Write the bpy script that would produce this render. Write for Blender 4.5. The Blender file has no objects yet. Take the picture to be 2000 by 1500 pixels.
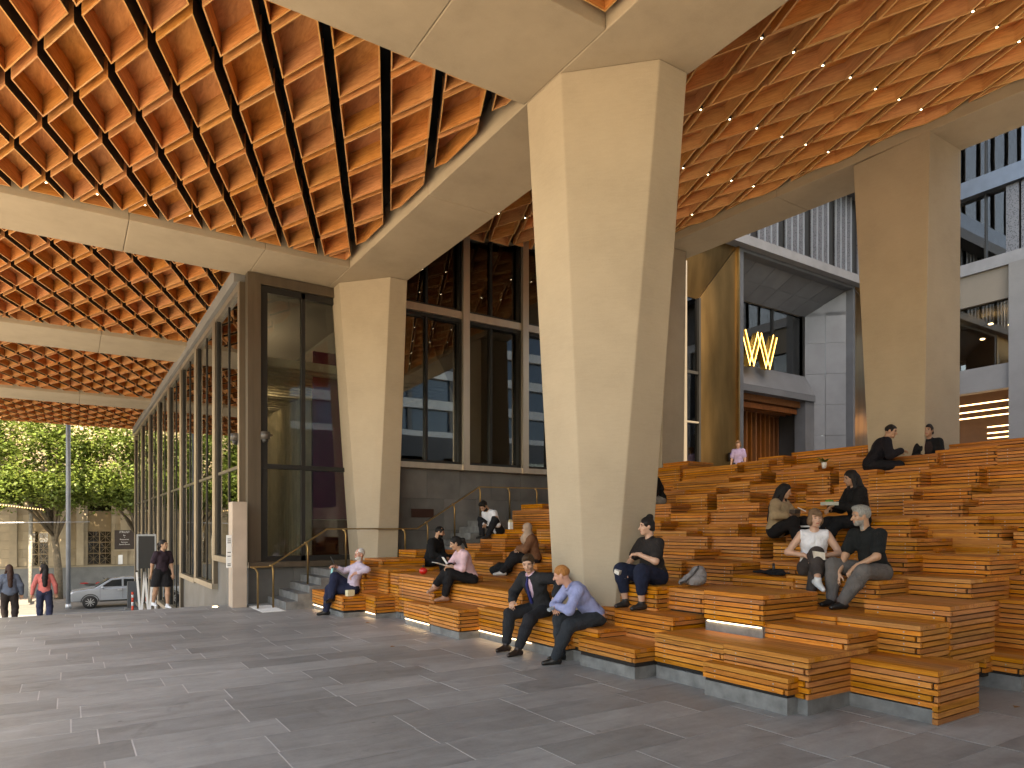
import bpy, bmesh, math, random
import numpy as np
from mathutils import Vector, Matrix
random.seed(7); rng = np.random.RandomState(3)
sc = bpy.context.scene
R = math.radians
# ------------------------------------------------------------------ camera, sky, sun, exposure
# world axes: +y runs along the facade towards the street, +x up the seating steps, z up
cam_d = bpy.data.cameras.new('camera'); cam = bpy.data.objects.new('camera', cam_d); sc.collection.objects.link(cam)
cam.location = (0, 0, 1.65); cam.rotation_euler = (R(90), 0, R(-33))
cam_d.sensor_width = 36; cam_d.lens = 24.0; cam_d.shift_y = 0.1415; cam_d.clip_start = 0.1; cam_d.clip_end = 3000
sc.camera = cam
SUN_EL, SUN_AZ = 50.0, (-0.22, -1.0)            # direction on the ground towards the sun
w = bpy.data.worlds.new('World'); sc.world = w; w.use_nodes = True
nt = w.node_tree; nt.nodes.clear()
sky = nt.nodes.new('ShaderNodeTexSky'); sky.sky_type = 'NISHITA'; sky.sun_disc = False
sky.sun_elevation = R(SUN_EL); sky.sun_rotation = math.atan2(SUN_AZ[0], SUN_AZ[1]); sky.air_density = 1.0; sky.dust_density = 1.5
bg = nt.nodes.new('ShaderNodeBackground'); bg.inputs[1].default_value = 0.15
ow = nt.nodes.new('ShaderNodeOutputWorld')
nt.links.new(sky.outputs[0], bg.inputs[0]); nt.links.new(bg.outputs[0], ow.inputs[0])
sd = bpy.data.lights.new('sun', 'SUN'); sd.energy = 5.0; sd.angle = R(0.5); sd.color = (1.0, 0.93, 0.82)
sun = bpy.data.objects.new('sun', sd); sc.collection.objects.link(sun)
_h = Vector((SUN_AZ[0], SUN_AZ[1], 0)).normalized() * math.cos(R(SUN_EL)); _s = Vector((_h.x, _h.y, math.sin(R(SUN_EL))))
sun.rotation_euler = _s.to_track_quat('Z', 'Y').to_euler(); sun.location = (0, 0, 60)
vs = sc.view_settings; vs.view_transform = 'Standard'; vs.look = 'None'; vs.gamma = 1.0; vs.use_curve_mapping = False
vs.exposure = 2.44
vs.use_white_balance = True; vs.white_balance_temperature = 8600; vs.white_balance_tint = 11
sc.cycles.use_denoising = True; sc.cycles.max_bounces = 9; sc.cycles.diffuse_bounces = 8; sc.cycles.glossy_bounces = 4
sc.cycles.transmission_bounces = 6; sc.cycles.transparent_max_bounces = 12; sc.cycles.sample_clamp_indirect = 6.0
sc.cycles.caustics_reflective = False; sc.cycles.caustics_refractive = False
COL = sc.collection
# ------------------------------------------------------------------ helpers
def tag(o, label=None, cat=None, group=None, kind=None):
    if label: o['label'] = label
    if cat: o['category'] = cat
    if group: o['group'] = group
    if kind: o['kind'] = kind
    return o
def adopt(o, p):
    if p is not None:
        o.parent = p
        l = p['_w'] if '_w' in p else (0, 0, 0)
        o.matrix_parent_inverse = Matrix.Translation((-l[0], -l[1], -l[2]))
    return o
def empty(name, loc, label=None, cat=None, group=None, kind=None):
    o = bpy.data.objects.new(name, None); COL.objects.link(o); o.location = loc; o.empty_display_size = 0.2
    o['_w'] = tuple(float(a) for a in loc)
    return tag(o, label, cat, group, kind)
def link_mesh(name, me, parent=None, mat=None):
    o = bpy.data.objects.new(name, me); COL.objects.link(o)
    if mat is not None: o.matrix_basis = mat
    return adopt(o, parent)
class MB:
    def __init__(s): s.v = []; s.f = []; s.m = []
    def add(s, vs, fs, mi=0):
        b = len(s.v); s.v += [tuple(p) for p in vs]
        for f in fs: s.f.append(tuple(b + i for i in f)); s.m.append(mi)
        return s
    def box(s, x0, x1, y0, y1, z0, z1, mi=0):
        return s.add([(x0,y0,z0),(x1,y0,z0),(x1,y1,z0),(x0,y1,z0),(x0,y0,z1),(x1,y0,z1),(x1,y1,z1),(x0,y1,z1)],
            [(0,3,2,1),(4,5,6,7),(0,1,5,4),(1,2,6,5),(2,3,7,6),(3,0,4,7)], mi)
    def hexa(s, lo, hi, mi=0):      # lo, hi: matching loops of n points
        n = len(lo); b = [(i, (i+1) % n, n + (i+1) % n, n + i) for i in range(n)]
        return s.add(list(lo) + list(hi), b + [tuple(range(n))[::-1], tuple(range(n, 2*n))], mi)
    def bar(s, a, b, wx, wz, up=(0,0,1), mi=0):   # box section along a line
        a = Vector(a); b = Vector(b); d = (b - a).normalized(); u = Vector(up)
        sx = d.cross(u)
        if sx.length < 1e-4: sx = d.cross(Vector((1,0,0)))
        sx.normalize(); sz = sx.cross(d)
        q = [(-wx/2,-wz/2),(wx/2,-wz/2),(wx/2,wz/2),(-wx/2,wz/2)]
        return s.hexa([a + sx*i + sz*j for i, j in q], [b + sx*i + sz*j for i, j in q], mi)
    def tube(s, pts, r, n=8, mi=0, r2=None):
        pts = [Vector(p) for p in pts]; rings = []
        for i, p in enumerate(pts):
            d = (pts[min(i+1, len(pts)-1)] - pts[max(i-1, 0)]).normalized()
            a = d.cross(Vector((0,0,1)))
            if a.length < 1e-3: a = d.cross(Vector((1,0,0)))
            a.normalize(); b = d.cross(a)
            rr = r if r2 is None else r + (r2 - r) * i / (len(pts) - 1)
            rings.append([p + (a*math.cos(2*math.pi*k/n) + b*math.sin(2*math.pi*k/n)) * rr for k in range(n)])
        vs_ = [q for ring in rings for q in ring]; fs = []
        for i in range(len(pts)-1):
            for k in range(n): fs.append((i*n+k, i*n+(k+1)%n, (i+1)*n+(k+1)%n, (i+1)*n+k))
        fs += [tuple(range(n))[::-1], tuple(range((len(pts)-1)*n, len(pts)*n))]
        return s.add(vs_, fs, mi)
    def ell(s, c, rx, ry, rz, nu=12, nv=8, mi=0):
        vs_ = []; fs = []
        for j in range(nv+1):
            t = math.pi*j/nv
            for i in range(nu):
                p = 2*math.pi*i/nu
                vs_.append((c[0]+rx*math.sin(t)*math.cos(p), c[1]+ry*math.sin(t)*math.sin(p), c[2]-rz*math.cos(t)))
        for j in range(nv):
            for i in range(nu): fs.append((j*nu+i, j*nu+(i+1)%nu, (j+1)*nu+(i+1)%nu, (j+1)*nu+i))
        return s.add(vs_, fs, mi)
    def mesh(s, name, mats, smooth=False):
        me = bpy.data.meshes.new(name); me.from_pydata(s.v, [], s.f); me.update()
        for m in (mats if isinstance(mats, (list, tuple)) else [mats]): me.materials.append(m)
        if any(s.m): me.polygons.foreach_set('material_index', s.m)
        if smooth: me.polygons.foreach_set('use_smooth', [True]*len(s.f))
        return me
    def build(s, name, mats, parent=None, smooth=False, fix=False):
        me = s.mesh(name, mats, smooth)
        if fix:
            bm = bmesh.new(); bm.from_mesh(me); bmesh.ops.recalc_face_normals(bm, faces=bm.faces); bm.to_mesh(me); bm.free()
        return link_mesh(name, me, parent)
def bevel(o, wd=0.01, seg=2):
    b = o.modifiers.new('bevel', 'BEVEL'); b.width = wd; b.segments = seg; b.limit_method = 'ANGLE'; b.angle_limit = R(25)
    return o
# ------------------------------------------------------------------ materials
def newmat(name):
    m = bpy.data.materials.new(name); m.use_nodes = True; n = m.node_tree.nodes; n.clear()
    o = n.new('ShaderNodeOutputMaterial'); p = n.new('ShaderNodeBsdfPrincipled'); m.node_tree.links.new(p.outputs[0], o.inputs[0])
    return m, n, m.node_tree.links, p, o
def math_node(n, l, op, a, b=None):
    q = n.new('ShaderNodeMath'); q.operation = op
    for i, t in enumerate((a, b)):
        if t is None: continue
        if isinstance(t, (int, float)): q.inputs[i].default_value = t
        else: l.new(t, q.inputs[i])
    return q.outputs[0]
def ramp(n, l, fac, cols):
    r = n.new('ShaderNodeValToRGB'); e = r.color_ramp.elements
    while len(e) < len(cols): e.new(0.5)
    for i, c in enumerate(cols):
        pos, col = c; e[i].position = pos; e[i].color = (*col, 1)
    l.new(fac, r.inputs[0]); return r.outputs[0]
def rand(n, l):
    oi = n.new('ShaderNodeObjectInfo'); g = n.new('ShaderNodeNewGeometry')
    return math_node(n, l, 'FRACT', math_node(n, l, 'ADD', oi.outputs['Random'], math_node(n, l, 'MULTIPLY', g.outputs['Random Per Island'], 3.7)))
def coords(n, l, stretch=(1,1,1), rnd=None, rs=7.0):
    tc = n.new('ShaderNodeTexCoord'); mp = n.new('ShaderNodeMapping'); mp.inputs['Scale'].default_value = stretch
    l.new(tc.outputs['Object'], mp.inputs[0])
    if rnd is not None:
        cb = n.new('ShaderNodeCombineXYZ')
        for i, k in enumerate((1.0, 2.3, 0.7)): l.new(math_node(n, l, 'MULTIPLY', rnd, rs*k), cb.inputs[i])
        l.new(cb.outputs[0], mp.inputs['Location'])
    return mp.outputs[0]
def noise(n, l, vec, scale, detail=4, rough=0.55, dist=0.0):
    t = n.new('ShaderNodeTexNoise'); t.inputs['Scale'].default_value = scale; t.inputs['Detail'].default_value = detail
    t.inputs['Roughness'].default_value = rough; t.inputs['Distortion'].default_value = dist
    l.new(vec, t.inputs['Vector']); return t.outputs['Fac']
def bump(n, l, p, h, strength, dist=0.01):
    b = n.new('ShaderNodeBump'); b.inputs['Strength'].default_value = strength; b.inputs['Distance'].default_value = dist
    l.new(h, b.inputs['Height']); l.new(b.outputs[0], p.inputs['Normal'])
def sc_col(c, k): return tuple(min(1.0, max(0.0, a*k)) for a in c)
def M(name, col, rough=0.6, metal=0.0, var=0.12, scale=2.0, stretch=(1,1,1), bmp=0.0, bscale=60.0, rv=0.0, detail=4, spec=0.5):
    m, n, l, p, o = newmat(name)
    rnd = rand(n, l) if rv > 0 else None
    vec = coords(n, l, stretch, rnd)
    f = noise(n, l, vec, scale, detail)
    c = ramp(n, l, f, [(0.28, sc_col(col, 1-var)), (0.5, col), (0.72, sc_col(col, 1+var))])
    if rv > 0:
        h = n.new('ShaderNodeHueSaturation'); l.new(c, h.inputs['Color'])
        l.new(math_node(n, l, 'ADD', 1 - rv, math_node(n, l, 'MULTIPLY', rnd, 2*rv)), h.inputs['Value']); c = h.outputs[0]
    l.new(c, p.inputs['Base Color'])
    p.inputs['Roughness'].default_value = rough; p.inputs['Metallic'].default_value = metal
    p.inputs['Specular IOR Level'].default_value = spec
    if bmp > 0: bump(n, l, p, noise(n, l, coords(n, l, stretch), bscale, 5, 0.65), bmp, 0.004)
    return m
def wood(name, dark, mid, light, stretch, rv=0.24, scale=5.0, rough=0.55, dist=0.6, bmp=0.12):
    m, n, l, p, o = newmat(name); rnd = rand(n, l)
    vec = coords(n, l, stretch, rnd, 13.0)
    f1 = noise(n, l, vec, scale, 5, 0.6, dist); f2 = noise(n, l, vec, scale*5, 3, 0.6, dist*0.5)
    f = math_node(n, l, 'ADD', math_node(n, l, 'MULTIPLY', f1, 0.7), math_node(n, l, 'MULTIPLY', f2, 0.3))
    c = ramp(n, l, f, [(0.3, dark), (0.5, mid), (0.68, light)])
    h = n.new('ShaderNodeHueSaturation'); l.new(c, h.inputs['Color'])
    l.new(math_node(n, l, 'ADD', 1 - rv, math_node(n, l, 'MULTIPLY', rnd, 2*rv)), h.inputs['Value'])
    r2 = math_node(n, l, 'FRACT', math_node(n, l, 'MULTIPLY', rnd, 7.31))
    l.new(math_node(n, l, 'ADD', 0.493, math_node(n, l, 'MULTIPLY', r2, 0.011)), h.inputs['Hue'])
    r3 = math_node(n, l, 'FRACT', math_node(n, l, 'MULTIPLY', rnd, 3.77)); l.new(math_node(n, l, 'ADD', 0.95, math_node(n, l, 'MULTIPLY', r3, 0.12)), h.inputs['Saturation'])
    l.new(h.outputs[0], p.inputs['Base Color']); p.inputs['Roughness'].default_value = rough
    p.inputs['Specular IOR Level'].default_value = 0.25
    if bmp: bump(n, l, p, f2, bmp, 0.002)
    return m
def emis(name, col, st):
    m, n, l, p, o = newmat(name); n.remove(p); e = n.new('ShaderNodeEmission')
    e.inputs[0].default_value = (*col, 1); e.inputs[1].default_value = st; l.new(e.outputs[0], o.inputs[0]); return m
def glass(name, tint, ior=1.6, rough=0.0):
    m, n, l, p, o = newmat(name); n.remove(p)
    t = n.new('ShaderNodeBsdfTransparent'); t.inputs[0].default_value = (*tint, 1)
    g = n.new('ShaderNodeBsdfGlossy'); g.inputs['Roughness'].default_value = rough; g.inputs[0].default_value = (0.95, 0.96, 0.95, 1)
    f = n.new('ShaderNodeFresnel'); f.inputs[0].default_value = ior
    wv = noise(n, l, coords(n, l, (1, 1, 0.6)), 0.7, 2); b = n.new('ShaderNodeBump'); b.inputs['Strength'].default_value = 0.025; b.inputs['Distance'].default_value = 0.05
    l.new(wv, b.inputs['Height']); l.new(b.outputs[0], g.inputs['Normal'])
    x = n.new('ShaderNodeMixShader'); l.new(f.outputs[0], x.inputs[0]); l.new(t.outputs[0], x.inputs[1]); l.new(g.outputs[0], x.inputs[2])
    l.new(x.outputs[0], o.inputs[0]); return m
def concrete(name, col, var=0.15, bmp=0.18):
    m, n, l, p, o = newmat(name)
    v = coords(n, l, (1, 1, 1)); f1 = noise(n, l, v, 0.9, 6, 0.6); f2 = noise(n, l, coords(n, l, (3, 3, 26)), 2.0, 4, 0.6); f3 = noise(n, l, v, 60, 3, 0.7)
    f = math_node(n, l, 'ADD', math_node(n, l, 'MULTIPLY', f1, 0.6), math_node(n, l, 'ADD', math_node(n, l, 'MULTIPLY', f2, 0.2), math_node(n, l, 'MULTIPLY', f3, 0.2)))
    l.new(ramp(n, l, f, [(0.32, sc_col(col, 1-var)), (0.5, col), (0.68, sc_col(col, 1+var*0.7))]), p.inputs['Base Color'])
    p.inputs['Roughness'].default_value = 0.75; p.inputs['Specular IOR Level'].default_value = 0.25
    bump(n, l, p, f3, bmp, 0.003); return m
def paving(name):
    m, n, l, p, o = newmat(name); rnd = rand(n, l)
    vw = coords(n, l); v = coords(n, l, (1, 1, 1), rnd, 9.0)
    vx = coords(n, l, (0.7, 2.6, 1), rnd, 9.0)
    f1 = noise(n, l, vx, 1.7, 6, 0.62, 1.2); f2 = noise(n, l, v, 45, 4, 0.7); f3 = noise(n, l, vw, 0.33, 4, 0.6, 0.8); f4 = noise(n, l, v, 7, 4, 0.7, 0.4)
    a = math_node(n, l, 'ADD', math_node(n, l, 'MULTIPLY', f1, 0.38), math_node(n, l, 'MULTIPLY', f3, 0.37))
    a = math_node(n, l, 'ADD', a, math_node(n, l, 'ADD', math_node(n, l, 'MULTIPLY', f2, 0.1), math_node(n, l, 'MULTIPLY', f4, 0.15)))
    c = ramp(n, l, a, [(0.33, (0.137, 0.134, 0.128)), (0.45, (0.240, 0.237, 0.227)), (0.55, (0.308, 0.305, 0.293)), (0.66, (0.41, 0.408, 0.392))])
    h = n.new('ShaderNodeHueSaturation'); l.new(c, h.inputs['Color'])
    l.new(math_node(n, l, 'ADD', 0.82, math_node(n, l, 'MULTIPLY', rnd, 0.36)), h.inputs['Value'])
    vo = n.new('ShaderNodeTexVoronoi'); vo.inputs['Scale'].default_value = 2.3; l.new(vw, vo.inputs['Vector'])          # trodden gum spots
    big = math_node(n, l, 'GREATER_THAN', noise(n, l, vw, 1.1, 2), 0.5); spot = math_node(n, l, 'MULTIPLY', math_node(n, l, 'LESS_THAN', vo.outputs['Distance'], 0.045), big)
    stn = n.new('ShaderNodeMapRange'); stn.inputs['From Min'].default_value = 0.58; stn.inputs['From Max'].default_value = 0.70; stn.inputs['To Min'].default_value = 1.0; stn.inputs['To Max'].default_value = 0.72
    l.new(noise(n, l, vw, 0.8, 5, 0.7, 1.5), stn.inputs[0])
    dk = n.new('ShaderNodeMix'); dk.data_type = 'RGBA'; dk.blend_type = 'MULTIPLY'; dk.inputs['Factor'].default_value = 1.0; l.new(h.outputs[0], dk.inputs['A'])
    l.new(math_node(n, l, 'MULTIPLY', stn.outputs[0], math_node(n, l, 'SUBTRACT', 1.0, math_node(n, l, 'MULTIPLY', spot, 0.35))), dk.inputs['B'])
    l.new(dk.outputs['Result'], p.inputs['Base Color'])
    rr = n.new('ShaderNodeMapRange'); rr.inputs['To Min'].default_value = 0.34; rr.inputs['To Max'].default_value = 0.62
    l.new(f1, rr.inputs[0]); l.new(rr.outputs[0], p.inputs['Roughness'])
    bump(n, l, p, f2, 0.12, 0.002); return m
CONC = concrete('precast_concrete', (0.395, 0.322, 0.233))
CONC_G = concrete('grey_concrete', (0.20, 0.194, 0.188))
CONC_B = concrete('beige_spandrel', (0.20, 0.17, 0.135))
PAVE = paving('bluestone_paving')
GROUT = M('grout', (0.55, 0.53, 0.50), 0.9)
STONE = M('bluestone_base', (0.155, 0.153, 0.148), 0.6, var=0.4, scale=6, bmp=0.2, detail=8)
STONE_D = M('dark_stone_cladding', (0.115, 0.112, 0.108), 0.45, var=0.3, scale=1.6, bmp=0.1, rv=0.14, detail=8)
STONE_G = M('grey_stone_cladding', (0.10, 0.105, 0.113), 0.5, var=0.2, scale=1.2, bmp=0.1, rv=0.10, detail=8)
WD, WM_, WL = (0.24, 0.078, 0.013), (0.50, 0.185, 0.033), (0.65, 0.275, 0.060)
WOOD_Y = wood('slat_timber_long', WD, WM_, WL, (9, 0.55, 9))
WOOD_X = wood('slat_timber_end_shaded', sc_col(WD, .8), sc_col(WM_, .82), sc_col(WL, .82), (0.55, 9, 9))  # end slats darkened: side shade put into the timber colour
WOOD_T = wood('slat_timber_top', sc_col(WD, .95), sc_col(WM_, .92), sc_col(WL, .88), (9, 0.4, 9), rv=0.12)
CORE = M('dark_core', (0.012, 0.008, 0.006), 0.9)
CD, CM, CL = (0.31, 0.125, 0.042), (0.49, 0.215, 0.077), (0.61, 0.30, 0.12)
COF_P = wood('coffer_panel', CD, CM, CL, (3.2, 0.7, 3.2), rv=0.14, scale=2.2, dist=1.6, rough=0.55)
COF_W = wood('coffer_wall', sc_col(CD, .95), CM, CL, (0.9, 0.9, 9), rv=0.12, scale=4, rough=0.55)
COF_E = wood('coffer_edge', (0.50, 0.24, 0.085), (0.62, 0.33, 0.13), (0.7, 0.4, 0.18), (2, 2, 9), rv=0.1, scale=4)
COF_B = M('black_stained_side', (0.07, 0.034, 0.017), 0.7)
CHD, CHM, CHL = (0.46, 0.215, 0.083), (0.66, 0.335, 0.135), (0.76, 0.43, 0.19)  # coffer timber lightened to stand in for light missing on the right ceiling
COH_P = wood('brightened_coffer_panel', CHD, CHM, CHL, (3.2, 0.7, 3.2), rv=0.14, scale=2.2, dist=1.6, rough=0.55)
COH_W = wood('brightened_coffer_wall', CHD, CHM, CHL, (0.9, 0.9, 9), rv=0.14, scale=4, rough=0.55)
COH_E = wood('brightened_coffer_edge', (0.60, 0.33, 0.13), (0.72, 0.43, 0.18), (0.8, 0.5, 0.24), (2, 2, 9), rv=0.1, scale=4)
BLACK = M('black_void', (0.010, 0.009, 0.008), 0.9)
BRONZE = M('bronze_frame', (0.17, 0.135, 0.10), 0.40, 0.8, var=0.15, scale=1.5, stretch=(4, 4, .4))
CHAMP = M('champagne_frame', (0.38, 0.325, 0.26), 0.38, 0.8, var=0.1, scale=1.5, stretch=(4, 4, .4))
CHAMP2 = M('champagne_mullion', (0.52, 0.44, 0.35), 0.34, 0.75, var=0.1, scale=1.5, stretch=(4, 4, .4))
DARKFR = M('dark_frame', (0.03, 0.028, 0.026), 0.4, 0.5)
BRASS = M('brass_rail', (0.40, 0.265, 0.115), 0.38, 1.0, var=0.15, scale=3)
BRASS_P = M('brass_panel', (0.24, 0.14, 0.055), 0.36, 1.0, var=0.3, scale=0.8, stretch=(3, 3, .5), detail=6)
GOLD = M('gold_letter', (0.85, 0.52, 0.12), 0.22, 1.0)
GLASS = glass('dark_glazing', (0.50, 0.49, 0.45), 2.0)
GLASS2 = glass('clear_glazing', (0.80, 0.82, 0.80), 1.55)
GLASS_R = glass('mirror_glazing', (0.25, 0.28, 0.30), 2.6)
TILE = M('cream_tile', (0.52, 0.47, 0.37), 0.5, var=0.12, scale=3, rv=0.1)
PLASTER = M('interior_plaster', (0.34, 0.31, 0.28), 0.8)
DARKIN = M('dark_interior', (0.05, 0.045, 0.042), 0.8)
MAGENTA = M('magenta_panel', (0.15, 0.007, 0.065), 0.4)
LED = emis('led_strip', (1.0, 0.78, 0.52), 2.2)
DOWN = emis('downlight_lens', (1.0, 0.84, 0.62), 5.0)
INLAMP = emis('interior_lamp', (1.0, 0.76, 0.48), 9.0)
LOBBYFILL = emis('lobby_fill', (1.0, 0.84, 0.62), 18.0)  # glow added to lift the lobby, no visible fitting
WHITE = M('white_paint', (0.75, 0.74, 0.72), 0.5)
BLACKP = M('black_paint', (0.02, 0.02, 0.02), 0.45)
STEEL = M('galvanised_steel', (0.36, 0.38, 0.40), 0.45, 0.6)
# ------------------------------------------------------------------ setting: ground, plaza, street
def vis(x, y, z=0.0):
    X = math.cos(R(33))*x - math.sin(R(33))*y; Y = math.sin(R(33))*x + math.cos(R(33))*y
    return Y, 0.667*X/max(Y, .01), 0.667*(z-1.65)/max(Y, .01)
def vfront(y): return float(np.interp(y, [-2,1,3,3.6,4.2,6,10,12,14.5], [9.2,8.6,7.6,6.6,5.6,5.1,4.6,4.2,4.0]))
g = MB().box(-900, 900, -900, 900, -3.6, -3.3).build('ground', M('far_ground', (0.2, 0.19, 0.17), 0.9)); tag(g, kind='structure')
pf = MB().box(-14, 13.0, -40, 15.78, -3.3, -0.0025).build('plaza_floor', GROUT); tag(pf, kind='structure')
far_pavers = MB(); cand = []
k = -34
while True:
    y0 = 4.235 + 0.47*k; k += 1
    if y0 > 15.7: break
    yE = min(y0+.4678, 15.797)
    if y0 < -11.5: continue
    rr_ = random.Random(k*91); x = -11 + rr_.random()*1.1
    while x < 9.6:
        L_ = rr_.choice([0.95, 1.1, 1.1, 1.25]); x1 = min(x + L_, 9.8)
        if x < vfront(y0) + .7 or y0 < 2.9:
            Y, sx, sy = vis((x+x1)/2, y0+.235)
            q = (Y, x, x1, y0, rr_.uniform(-.0006, .0006), yE)
            if Y > 3.6 and abs(sx) < .56 and sy > -.42: cand.append(q)
            else: far_pavers.box(x+.0055, x1-.0055, y0+.0022, yE, -.04, q[4])
        x = x1
cand.sort()
for i, (Y, x, x1, y0, dz, yE) in enumerate(cand):
    if i < 290: MB().box(x+.0055, x1-.0055, y0+.0022, yE, -.04, dz).build('paver', PAVE, pf)
    else: far_pavers.box(x+.0055, x1-.0055, y0+.0022, yE, -.04, dz)
tag(far_pavers.build('pavers_beyond', PAVE, pf), kind='stuff')
st = MB()
for i in range(19): st.box(-14, 3.25, 15.8+i*1.0, 15.8+(i+1)*1.0, -3.3, -.15*(i+1)+.0)
tag(st.build('steps_to_street', PAVE), kind='structure')
tag(MB().box(-60, 60, 34.8, 44.0, -3.3, -2.9).build('footpath', M('street_footpath', (0.16, 0.17, 0.19), 0.7, var=.15, scale=1.2)), kind='structure')
tag(MB().box(-60, 60, 44.0, 44.25, -3.29, -2.885).build('kerb', STONE), kind='structure')
tag(MB().box(-60, 60, 44.25, 52.0, -3.3, -3.03).build('road', M('asphalt', (0.11, 0.107, 0.10), 0.85, var=.2, scale=2, bmp=.2)), kind='structure')
tag(MB().box(-60, 60, 52.0, 56.2, -3.3, -2.9).build('far_footpath', M('far_paving', (0.17, 0.155, 0.14), 0.8, var=.15)), kind='structure')
tag(MB().box(-4, -.2, 45.2, 45.32, -3.03, -3.026).build('road_marking', WHITE), kind='structure')
tag(MB().box(2.0, 5.4, 43.0, 43.12, -2.9, -2.896).build('footpath_marking', WHITE), kind='structure')
tag(MB().box(-70, -14, -40, 34, -3.3, -.002).build('side_bounce_ground', M('pale_bounce_ground', (0.44, 0.39, 0.32), .7, var=.1)), kind='structure')  # unseen pale ground added to bounce sun under the canopy
tag(MB().box(-13.9, -3.4, -40, 15.7, -.001, .006).build('side_bounce_apron', M('pale_bounce_apron', (0.44, 0.39, 0.32), .7, var=.1)), kind='structure')  # pale sheet laid out of view, reflects sun onto the left ceiling
tag(MB().box(6.7, 13.2, -19.9, -3.5, -.001, .006).build('rear_bounce_apron', M('pale_bounce_rear', (0.6, 0.54, 0.45), .7, var=.1)), kind='structure')  # pale sheet behind the viewer, added to bounce sun onto the right ceiling
tag(MB().box(13.3, 46, -14, 30, -3.3, 2.98).build('upper_plaza', PAVE), kind='structure')
# ------------------------------------------------------------------ canopy: roof, beams, columns, coffers
roof = MB().box(-3.1, 5.1, -9, 45.5, 7.86, 8.7)
roof.hexa([(5.0,-9,9.2),(10.5,-9,9.5),(10.5,15.9,10.2),(5.0,15.9,9.8)], [(5.0,-9,10.1),(10.5,-9,10.4),(10.5,15.9,11.0),(5.0,15.9,10.7)])
roof.hexa([(10.5,-3.2,9.55),(14.9,-3.2,9.8),(14.9,15.9,10.4),(10.5,15.9,10.15)], [(10.5,-3.2,10.5),(14.9,-3.2,10.8),(14.9,15.9,11.2),(10.5,15.9,11.0)])  # unseen rear edge cut back so sun can bounce inside
tag(roof.build('canopy_roof', BLACK), 'dark flat roof above the timber coffers of the canopy', 'roof')
def beam(label, boxes, group='precast canopy beams'):
    c = boxes[0]; e = empty('concrete_beam', (c[0], c[2], c[4]), label, 'beam', group)
    for b in boxes: bevel(MB().box(*b).build('beam_segment', CONC, e), .012)
    return e
BZ = 7.3
beam('wide pale concrete beam overhead running towards the viewer from the big column', [(-3.1, 3.426, 5.9, 7.55, BZ, 9.2), (3.434, 5.094, 5.9, 7.55, BZ, 9.2)])
beam('concrete beam running between the two chamfered columns along the seating', [(5.1, 6.46, -9, 10.466, BZ-.003, 10.1), (5.1, 6.46, 10.474, 15.9, BZ-.003, 10.1)])
beam('nearest cross beam on the left, ending at the glazed corner bay', [(-3.1, .926, 14.3, 16.0, BZ, 9.0), (.934, 3.336, 14.3, 16.0, BZ, 9.0), (3.344, 5.094, 14.3, 16.0, BZ, 9.0)])
beam('middle cross beam on the left between two coffered bays', [(-3.1, .796, 23.2, 25.6, BZ, 9.0), (.804, 3.45, 23.2, 25.6, BZ, 9.0)])
beam('farthest cross beam on the left nearest the street', [(-3.1, .4, 34.0, 36.6, BZ, 9.0), (.408, 3.45, 34.0, 36.6, BZ, 9.0)])
e = empty('concrete_beam', (13.3, -2.2, 8.7), 'long concrete beam on the right spanning to the far rear column', 'beam', 'precast canopy beams')
def dz(y): return 8.77 + .033*y
for a, b in ((-3.2, 3.0), (3.008, 9.6), (9.608, 14.4)):
    bevel(MB().hexa([(13.3,a,dz(a)),(14.5,a,dz(a)),(14.5,b,dz(b)),(13.3,b,dz(b))], [(13.3,a,dz(a)+1.7),(14.5,a,dz(a)+1.7),(14.5,b,dz(b)+1.7),(13.3,b,dz(b)+1.7)]).build('beam_segment', CONC, e, fix=True), .012)
def column(label, lo, hi, z0, z1):
    def loop(q, z):
        x0, x1, y0, y1, cx, cy = q
        if cx <= 0: return [(x0,y0,z),(x1,y0,z),(x1,y1,z),(x0,y1,z)]
        return [(x0, y0+cy, z), (x0+cx, y0, z), (x1, y0, z), (x1, y1, z), (x0, y1, z)]
    o = MB().hexa(loop(lo, z0), loop(hi, z1)).build('concrete_column', CONC, fix=True)
    bevel(o, .014); return tag(o, label, 'column', 'canopy columns')
column('huge tapering beige concrete column with a chamfered front, in the centre', (5.74, 6.58, 6.80, 7.70, .22, .22), (5.104, 6.42, 5.904, 7.50, .85, .85), -.05, BZ-.004)
column('tapering concrete column beside the glazed corner bay at the stairs', (5.68, 6.42, 14.86, 15.75, .22, .22), (5.2, 6.455, 14.304, 15.89, .84, .98), -.05, BZ-.004)
column('tapering concrete column at the top of the seating on the right', (13.42, 14.82, 6.52, 7.55, 0, 0), (13.304, 14.49, 6.35, 7.82, 0, 0), 2.6, 8.995)
column('far pale column half hidden behind the big central column', (13.2, 14.05, 13.05, 14.3, 0, 0), (13.304, 14.1, 13.0, 14.39, 0, 0), 2.6, 9.19)
DX, DY = 0.37, 0.88; GAPN, WT, CDEP = 0.105, 0.018, 0.30
def clip(poly, x0, x1, y0, y1):
    for ax, lim, sg in ((0, x0, 1), (0, x1, -1), (1, y0, 1), (1, y1, -1)):
        out = []
        for i in range(len(poly)):
            a, b = poly[i], poly[(i+1) % len(poly)]; da, db = (a[ax]-lim)*sg, (b[ax]-lim)*sg
            if da >= 0: out.append(a)
            if da * db < 0:
                t = da/(da-db); out.append((a[0]+(b[0]-a[0])*t, a[1]+(b[1]-a[1])*t))
        poly = out
        if len(poly) < 3: return []
    return poly
def area(p): return .5*sum(p[i][0]*p[(i+1)%len(p)][1]-p[(i+1)%len(p)][0]*p[i][1] for i in range(len(p)))
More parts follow.
